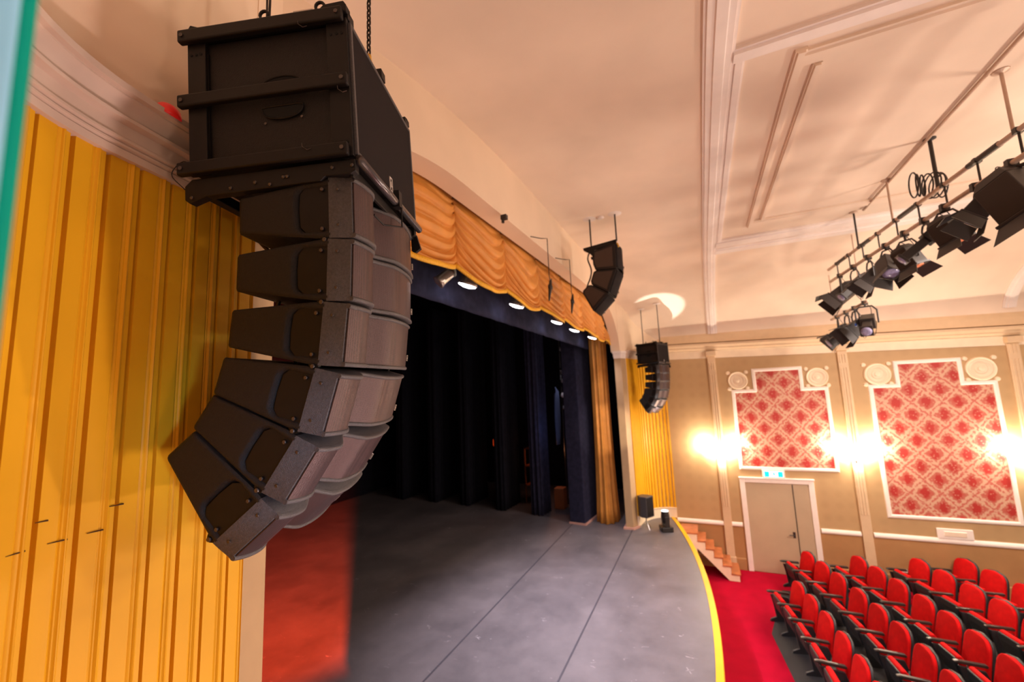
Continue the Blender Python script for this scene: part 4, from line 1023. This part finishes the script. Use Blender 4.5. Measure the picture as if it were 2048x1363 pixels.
# coiled cable on the bar
bm = B(); rnd = random.Random(4)
for k in range(7):
    c = Vector((7.32+0.02*k, barY(7.3), 2.60)); rr_ = 0.15+0.03*rnd.random()
    tube(bm, [(c.x+0.1*math.sin(k)*math.cos(2*PI*a/20)+rr_*0.9*math.cos(2*PI*a/20), c.y+0.04*k-0.1, c.z+rr_*math.sin(2*PI*a/20)+0.02*k-0.04) for a in range(20)], 0.010, 6, closed=True)
tag(obj('coiled_cable', bm, M['lampblk'], smooth=True), 'coil of black cable lying on the lighting bar', 'cable')
bm = B(); tube(bm, [(3.0, -3.05, vault(3.0)-0.03), (5.0, -3.05, vault(5.0)-0.03), (7.5, -3.05, 3.17), (9.6, -3.05, vault(9.6)-0.03)], 0.02, 8)
tag(obj('ceiling_conduit', bm, M['pipe'], smooth=True), 'thin conduit running along the ceiling above the lighting bar', 'pipe')

def theatre_lamp(loc, rot, label, kind, drop, s=1.0, group='theatre lamps on the long lighting bar'):
    """origin at the pivot, beam axis -z of the body frame; yoke and clamp go straight up to the pipe"""
    t = thing('theatre_lamp', label, 'stage light', loc, group=group)
    Rm = Matrix.Rotation(rot[2], 4, 'Z') @ Matrix.Rotation(rot[0], 4, 'X') @ Matrix.Rotation(rot[1], 4, 'Y')
    bm = B(); w = 0.14*s
    # tapered box housing with vented cap
    def frus(a, za, b, zb):
        A = [bm.verts.new(Rm @ Vector((x*a, y*a, za))) for x, y in ((-1, -1), (1, -1), (1, 1), (-1, 1))]
        C = [bm.verts.new(Rm @ Vector((x*b, y*b, zb))) for x, y in ((-1, -1), (1, -1), (1, 1), (-1, 1))]
        bm.faces.new(A); bm.faces.new(C[::-1])
        for k in range(4): bm.faces.new((A[k], A[(k+1) % 4], C[(k+1) % 4], C[k]))
    if kind == 'profile':
        frus(w*0.75, 0.30*s, w*0.8, -0.02*s); frus(w*0.5, -0.02*s, w*0.5, -0.42*s); frus(w*0.72, -0.42*s, w*0.72, -0.46*s)
    else:
        frus(w*0.7, 0.26*s, w, 0.18*s); frus(w, 0.18*s, w*1.05, -0.16*s); frus(w*1.2, -0.16*s, w*1.2, -0.19*s)
    obj('housing', bm, M['lampblk'], t, bevel=0.01)
    bm = B(); zl = -0.462*s if kind == 'profile' else -0.192*s; rl = w*0.62 if kind == 'profile' else w*0.95
    lathe(bm, [(rl, zl+0.01), (rl*0.97, zl-0.006), (rl*0.5, zl-0.016), (0.002, zl-0.02)], 20, Rm); obj('lens', bm, M['lens' if kind == 'fresnel' else 'bluelens'], t, smooth=True)
    if kind != 'profile':
        for (ax, an) in (((0, 1), 0.75), ((0, -1), 0.6)) if kind == 'fresnel' else (((1, 0), 0.5), ((-1, 0), 0.5), ((0, 1), 0.4), ((0, -1), 0.4)):
            bm = B(); L = 0.20*s
            e = Vector((ax[0], ax[1], 0)); pvec = Vector((-ax[1], ax[0], 0)); d = (e*math.sin(an)+Vector((0, 0, -math.cos(an))))
            o_ = e*w*1.15+Vector((0, 0, -0.19*s)); q = [o_-pvec*w*1.1, o_+pvec*w*1.1, o_+pvec*w*1.3+d*L, o_-pvec*w*1.3+d*L]
            th = e*0.006; A = [bm.verts.new(Rm @ p) for p in q]; C = [bm.verts.new(Rm @ (p+th)) for p in q]
            bm.faces.new(A); bm.faces.new(C[::-1])
            for k in range(4): bm.faces.new((A[k], A[(k+1) % 4], C[(k+1) % 4], C[k]))
            obj('barn_door', bm, M['lampblk'], t)
    bm = B(); yv = w*1.18
    cz = math.cos(rot[2]); sz_ = math.sin(rot[2]); ax_ = Vector((cz, sz_, 0)); top = min(drop-0.06, 0.34*s)
    tube(bm, [ax_*yv, ax_*yv+Vector((0, 0, top*0.75)), ax_*yv*0.6+Vector((0, 0, top)), -ax_*yv*0.6+Vector((0, 0, top)), -ax_*yv+Vector((0, 0, top*0.75)), -ax_*yv], 0.016*s, 8)
    yk = obj('yoke', bm, M['lampblk'], t)
    bm = B(); tube(bm, [(0, 0, top), (0, 0, drop-0.02)], 0.018, 8); box(bm, -0.03, 0.03, -0.045, 0.045, drop-0.05, drop+0.045); obj('clamp', bm, M['lampblk'], yk)
    bm = B(); lathe(bm, [(0.03*s, 0), (0.03*s, 0.03), (0.01, 0.035)], 10, Matrix.Translation(ax_*yv) @ Matrix.Rotation(rot[2], 4, 'Z') @ Matrix.Rotation(PI/2, 4, 'Y')); obj('knob', bm, M['blue'], yk)
    bm = B(); pts = catmull([Rm @ Vector((0, 0, 0.26*s)), Rm @ Vector((0, -0.1*s, 0.34*s)), Rm @ Vector((0.0, -0.30*s, 0.12*s)), Vector((0.1, -0.12, drop-0.15)), Vector((0.06, -0.02, drop))], 6); tube(bm, pts, 0.006, 6); obj('lead', bm, M['lampblk'], t)
    return t
FOH = [(6.00, 1.83, (-0.15, 0.35, 0.5), 'fresnel', 1.25), (6.55, 1.93, (0.75, 0.1, -0.2), 'doors', 0.80), (7.15, 1.86, (-0.2, 0.3, 0.6), 'fresnel', 0.84), (7.62, 1.92, (0.9, 0.0, -0.1), 'profile', 0.85),
       (8.15, 1.80, (-0.2, 0.3, 0.6), 'fresnel', 0.84), (8.75, 1.84, (0.3, 0.5, 0.3), 'doors', 0.84), (9.40, 1.82, (0.8, 0.0, 0.0), 'doors', 0.84), (10.05, 1.84, (0.9, 0.1, 0.2), 'profile', 0.84), (10.75, 1.80, (0.9, 0.2, -0.3), 'doors', 1.05)]
on = ['largest and nearest, at the right edge, amber lens', 'second nearest, barn doors open', 'third nearest, amber lens facing down', 'fourth, long slim body', 'fifth, amber lens', 'sixth, bluish lens', 'seventh', 'eighth, slim body', 'last at the far end, barn doors toward the stage']
for (x, z, rot, kd, s), o_ in zip(FOH, on):
    theatre_lamp((x, barY(x), z), rot, 'theatre lamp on the long bar, '+o_, kd, 2.20-z, s)
t = thing('lower_lighting_bar', 'short lighting bar hanging lower near the far side wall', 'lighting bar', (0, -3.2, 0))
bm = B(); tube(bm, [(10.6, 0, 1.57), (13.2, 0, 1.57)], 0.028, 10); obj('pipe', bm, M['pipe'], t, smooth=True)
for x in (10.9, 12.9):
    bm = B(); tube(bm, [(x, 0, 1.57), (x, 0, vault(x))], 0.012, 8); obj('hanger', bm, M['pipe'], t)
for i, (x, rot, kd) in enumerate(((10.75, (1.15, 0, 1.2), 'profile'), (11.4, (1.0, 0, 0.1), 'doors'), (12.0, (1.0, 0, 0.0), 'profile'), (12.7, (0.9, 0, -0.2), 'doors'))):
    theatre_lamp((x, -3.2, 1.13), rot, 'black theatre lamp on the short lower bar, '+['with blue lens end toward the audience', 'second from the audience end', 'third from the audience end', 'at the far wall end'][i], kd, 0.44, 1.05, 'theatre lamps on the short lower bar')

# ---------------------------------------------------------------- seats
def seat_proto():
    t = thing('theatre_chair', 'chair', 'theatre chair', (0, 0, 0))
    # local: +y toward the stage, width 0.60
    def backf(s, q, off=0.0, w=0.292, sag=1.0):
        z = 0.36+0.62*q
        ww = w*(1.0 if q < 0.62 else max(0.0, 1-((q-0.62)/0.38)**2.6)**0.40)
        ww = max(ww, 0.012)*(1.0-0.12*q)
        x = (2*s-1)*ww
        y = -0.26-0.13*q+off+0.028*math.cos((2*s-1)*PI/2)*math.sin(PI*min(1, q*0.9+0.08))
        return Vector((x, y, z))
    bm = B(); slab(bm, lambda s, q: backf(s, q), 14, 18, (0, -0.055, -0.006)); obj('backrest', bm, M['redseat'], t, smooth=True)
    bm = B(); slab(bm, lambda s, q: backf(s, q, -0.062, 0.298)+Vector((0, -0.028*0.6*0, 0.008*q)), 12, 16, (0, -0.035, -0.006)); obj('back_shell', bm, M['seatshell'], t, smooth=True)
    # folded seat pan
    mt = Matrix.Translation((0, 0.0, 0.335)) @ Matrix.Rotation(-0.20, 4, 'X') @ Matrix.Scale(0.92, 4)
    bm = B(); prism(bm, [(-0.10, -0.02), (0.0, -0.05), (0.0, 0.34), (-0.03, 0.37), (-0.09, 0.36), (-0.12, 0.28)], -0.235, 0.235, 'x', mt); obj('seat_cushion', bm, M['redseat'], t, bevel=0.025)
    bm = B(); prism(bm, [(0.0, -0.05), (0.045, 0.0), (0.055, 0.22), (0.03, 0.34), (0.0, 0.35)], -0.225, 0.225, 'x', mt); obj('seat_shell', bm, M['seatshell'], t, bevel=0.02)
    return t
def standard(t, s):
    x = s*0.30
    bm = B(); prism(bm, [(-0.30, 0.0), (0.16, 0.0), (0.14, 0.05), (0.02, 0.10), (0.06, 0.40), (0.10, 0.58), (-0.26, 0.52), (-0.30, 0.40), (-0.20, 0.10), (-0.30, 0.05)], x-0.022, x+0.022, 'x'); obj('side_standard', bm, M['seatshell'], t, bevel=0.008)
    bm = B(); prism(bm, [(-0.30, 0.60), (-0.28, 0.63), (0.10, 0.665), (0.16, 0.655), (0.17, 0.63), (0.10, 0.615), (-0.28, 0.575)], x-0.032, x+0.032, 'x'); obj('armrest', bm, M['seatarm'], t, bevel=0.012)
pA = seat_proto(); standard(pA, -1)                     # with its near-side arm
pB = seat_proto(); standard(pB, -1); standard(pB, 1)    # row end at the wall side
first = {'A': True, 'B': True}
rows = [(-1.89, [11.41, 10.81, 10.14, 9.45, 8.77, 8.12]),
        (-2.98, [13.42, 12.81, 12.19, 11.45, 10.79, 10.14, 9.45, 8.78, 8.14]),
        (-4.06, [13.45, 12.85, 12.21, 11.50, 10.87, 10.23, 9.55, 8.9]),
        (-5.38, [13.68, 13.05, 12.38, 11.74, 11.08, 10.4, 9.75]),
        (-6.45, [14.0, 13.38, 12.72, 12.08, 11.4])]
rn = ['front row', 'second row', 'third row', 'fourth row', 'fifth row']
sn = ['end chair nearest the side wall', 'second chair from the wall end', 'third chair from the wall end', 'fourth chair from the wall end', 'fifth chair from the wall end', 'sixth chair from the wall end', 'seventh chair from the wall end', 'eighth chair from the wall end', 'ninth chair from the wall end']
for r, (yc, xs_) in enumerate(rows):
    for k, x in enumerate(xs_):
        y = yc+(x-CX)**2/40.0+0.33
        pr = 'B' if k == 0 else 'A'; proto = pB if k == 0 else pA
        ang = math.atan(-(x-CX)/20.0)*-1
        mtx = Matrix.Translation((x, y, FZ)) @ Matrix.Rotation(ang, 4, 'Z')
        lab = 'red plush folding theatre chair in the %s, %s' % (rn[r], sn[k])
        if first[pr]: o = proto; first[pr] = False; o.matrix_world = mtx; o['label'] = lab; o['group'] = 'red theatre chairs'
        else: dup(proto, lab, 'red theatre chairs', mtx)

# ---------------------------------------------------------------- near odds and ends
t = thing('warning_lamp', 'small red dome lamp lying on the cornice behind the large subwoofer', 'lamp', (0.865, 1.905, 1.182))
bm = B(); lathe(bm, [(0.05, 0), (0.05, 0.012), (0.045, 0.035), (0.03, 0.052), (0.005, 0.06)], 20); obj('dome', bm, M['redlamp'], t, smooth=True)
t = thing('teal_post', 'blurred teal and pale blue upright post at the left edge', 'post', (0, 0, 0))
bm = B(); box(bm, 0.062, 0.1105, 0.425, 0.45, -1.2, 1.0); obj('teal_edge', bm, M['teal'], t, bevel=0.006)
bm = B(); box(bm, -0.06, 0.098, 0.41, 0.424, -1.2, 1.0); obj('blue_face', bm, M['skyblue'], t, bevel=0.004)
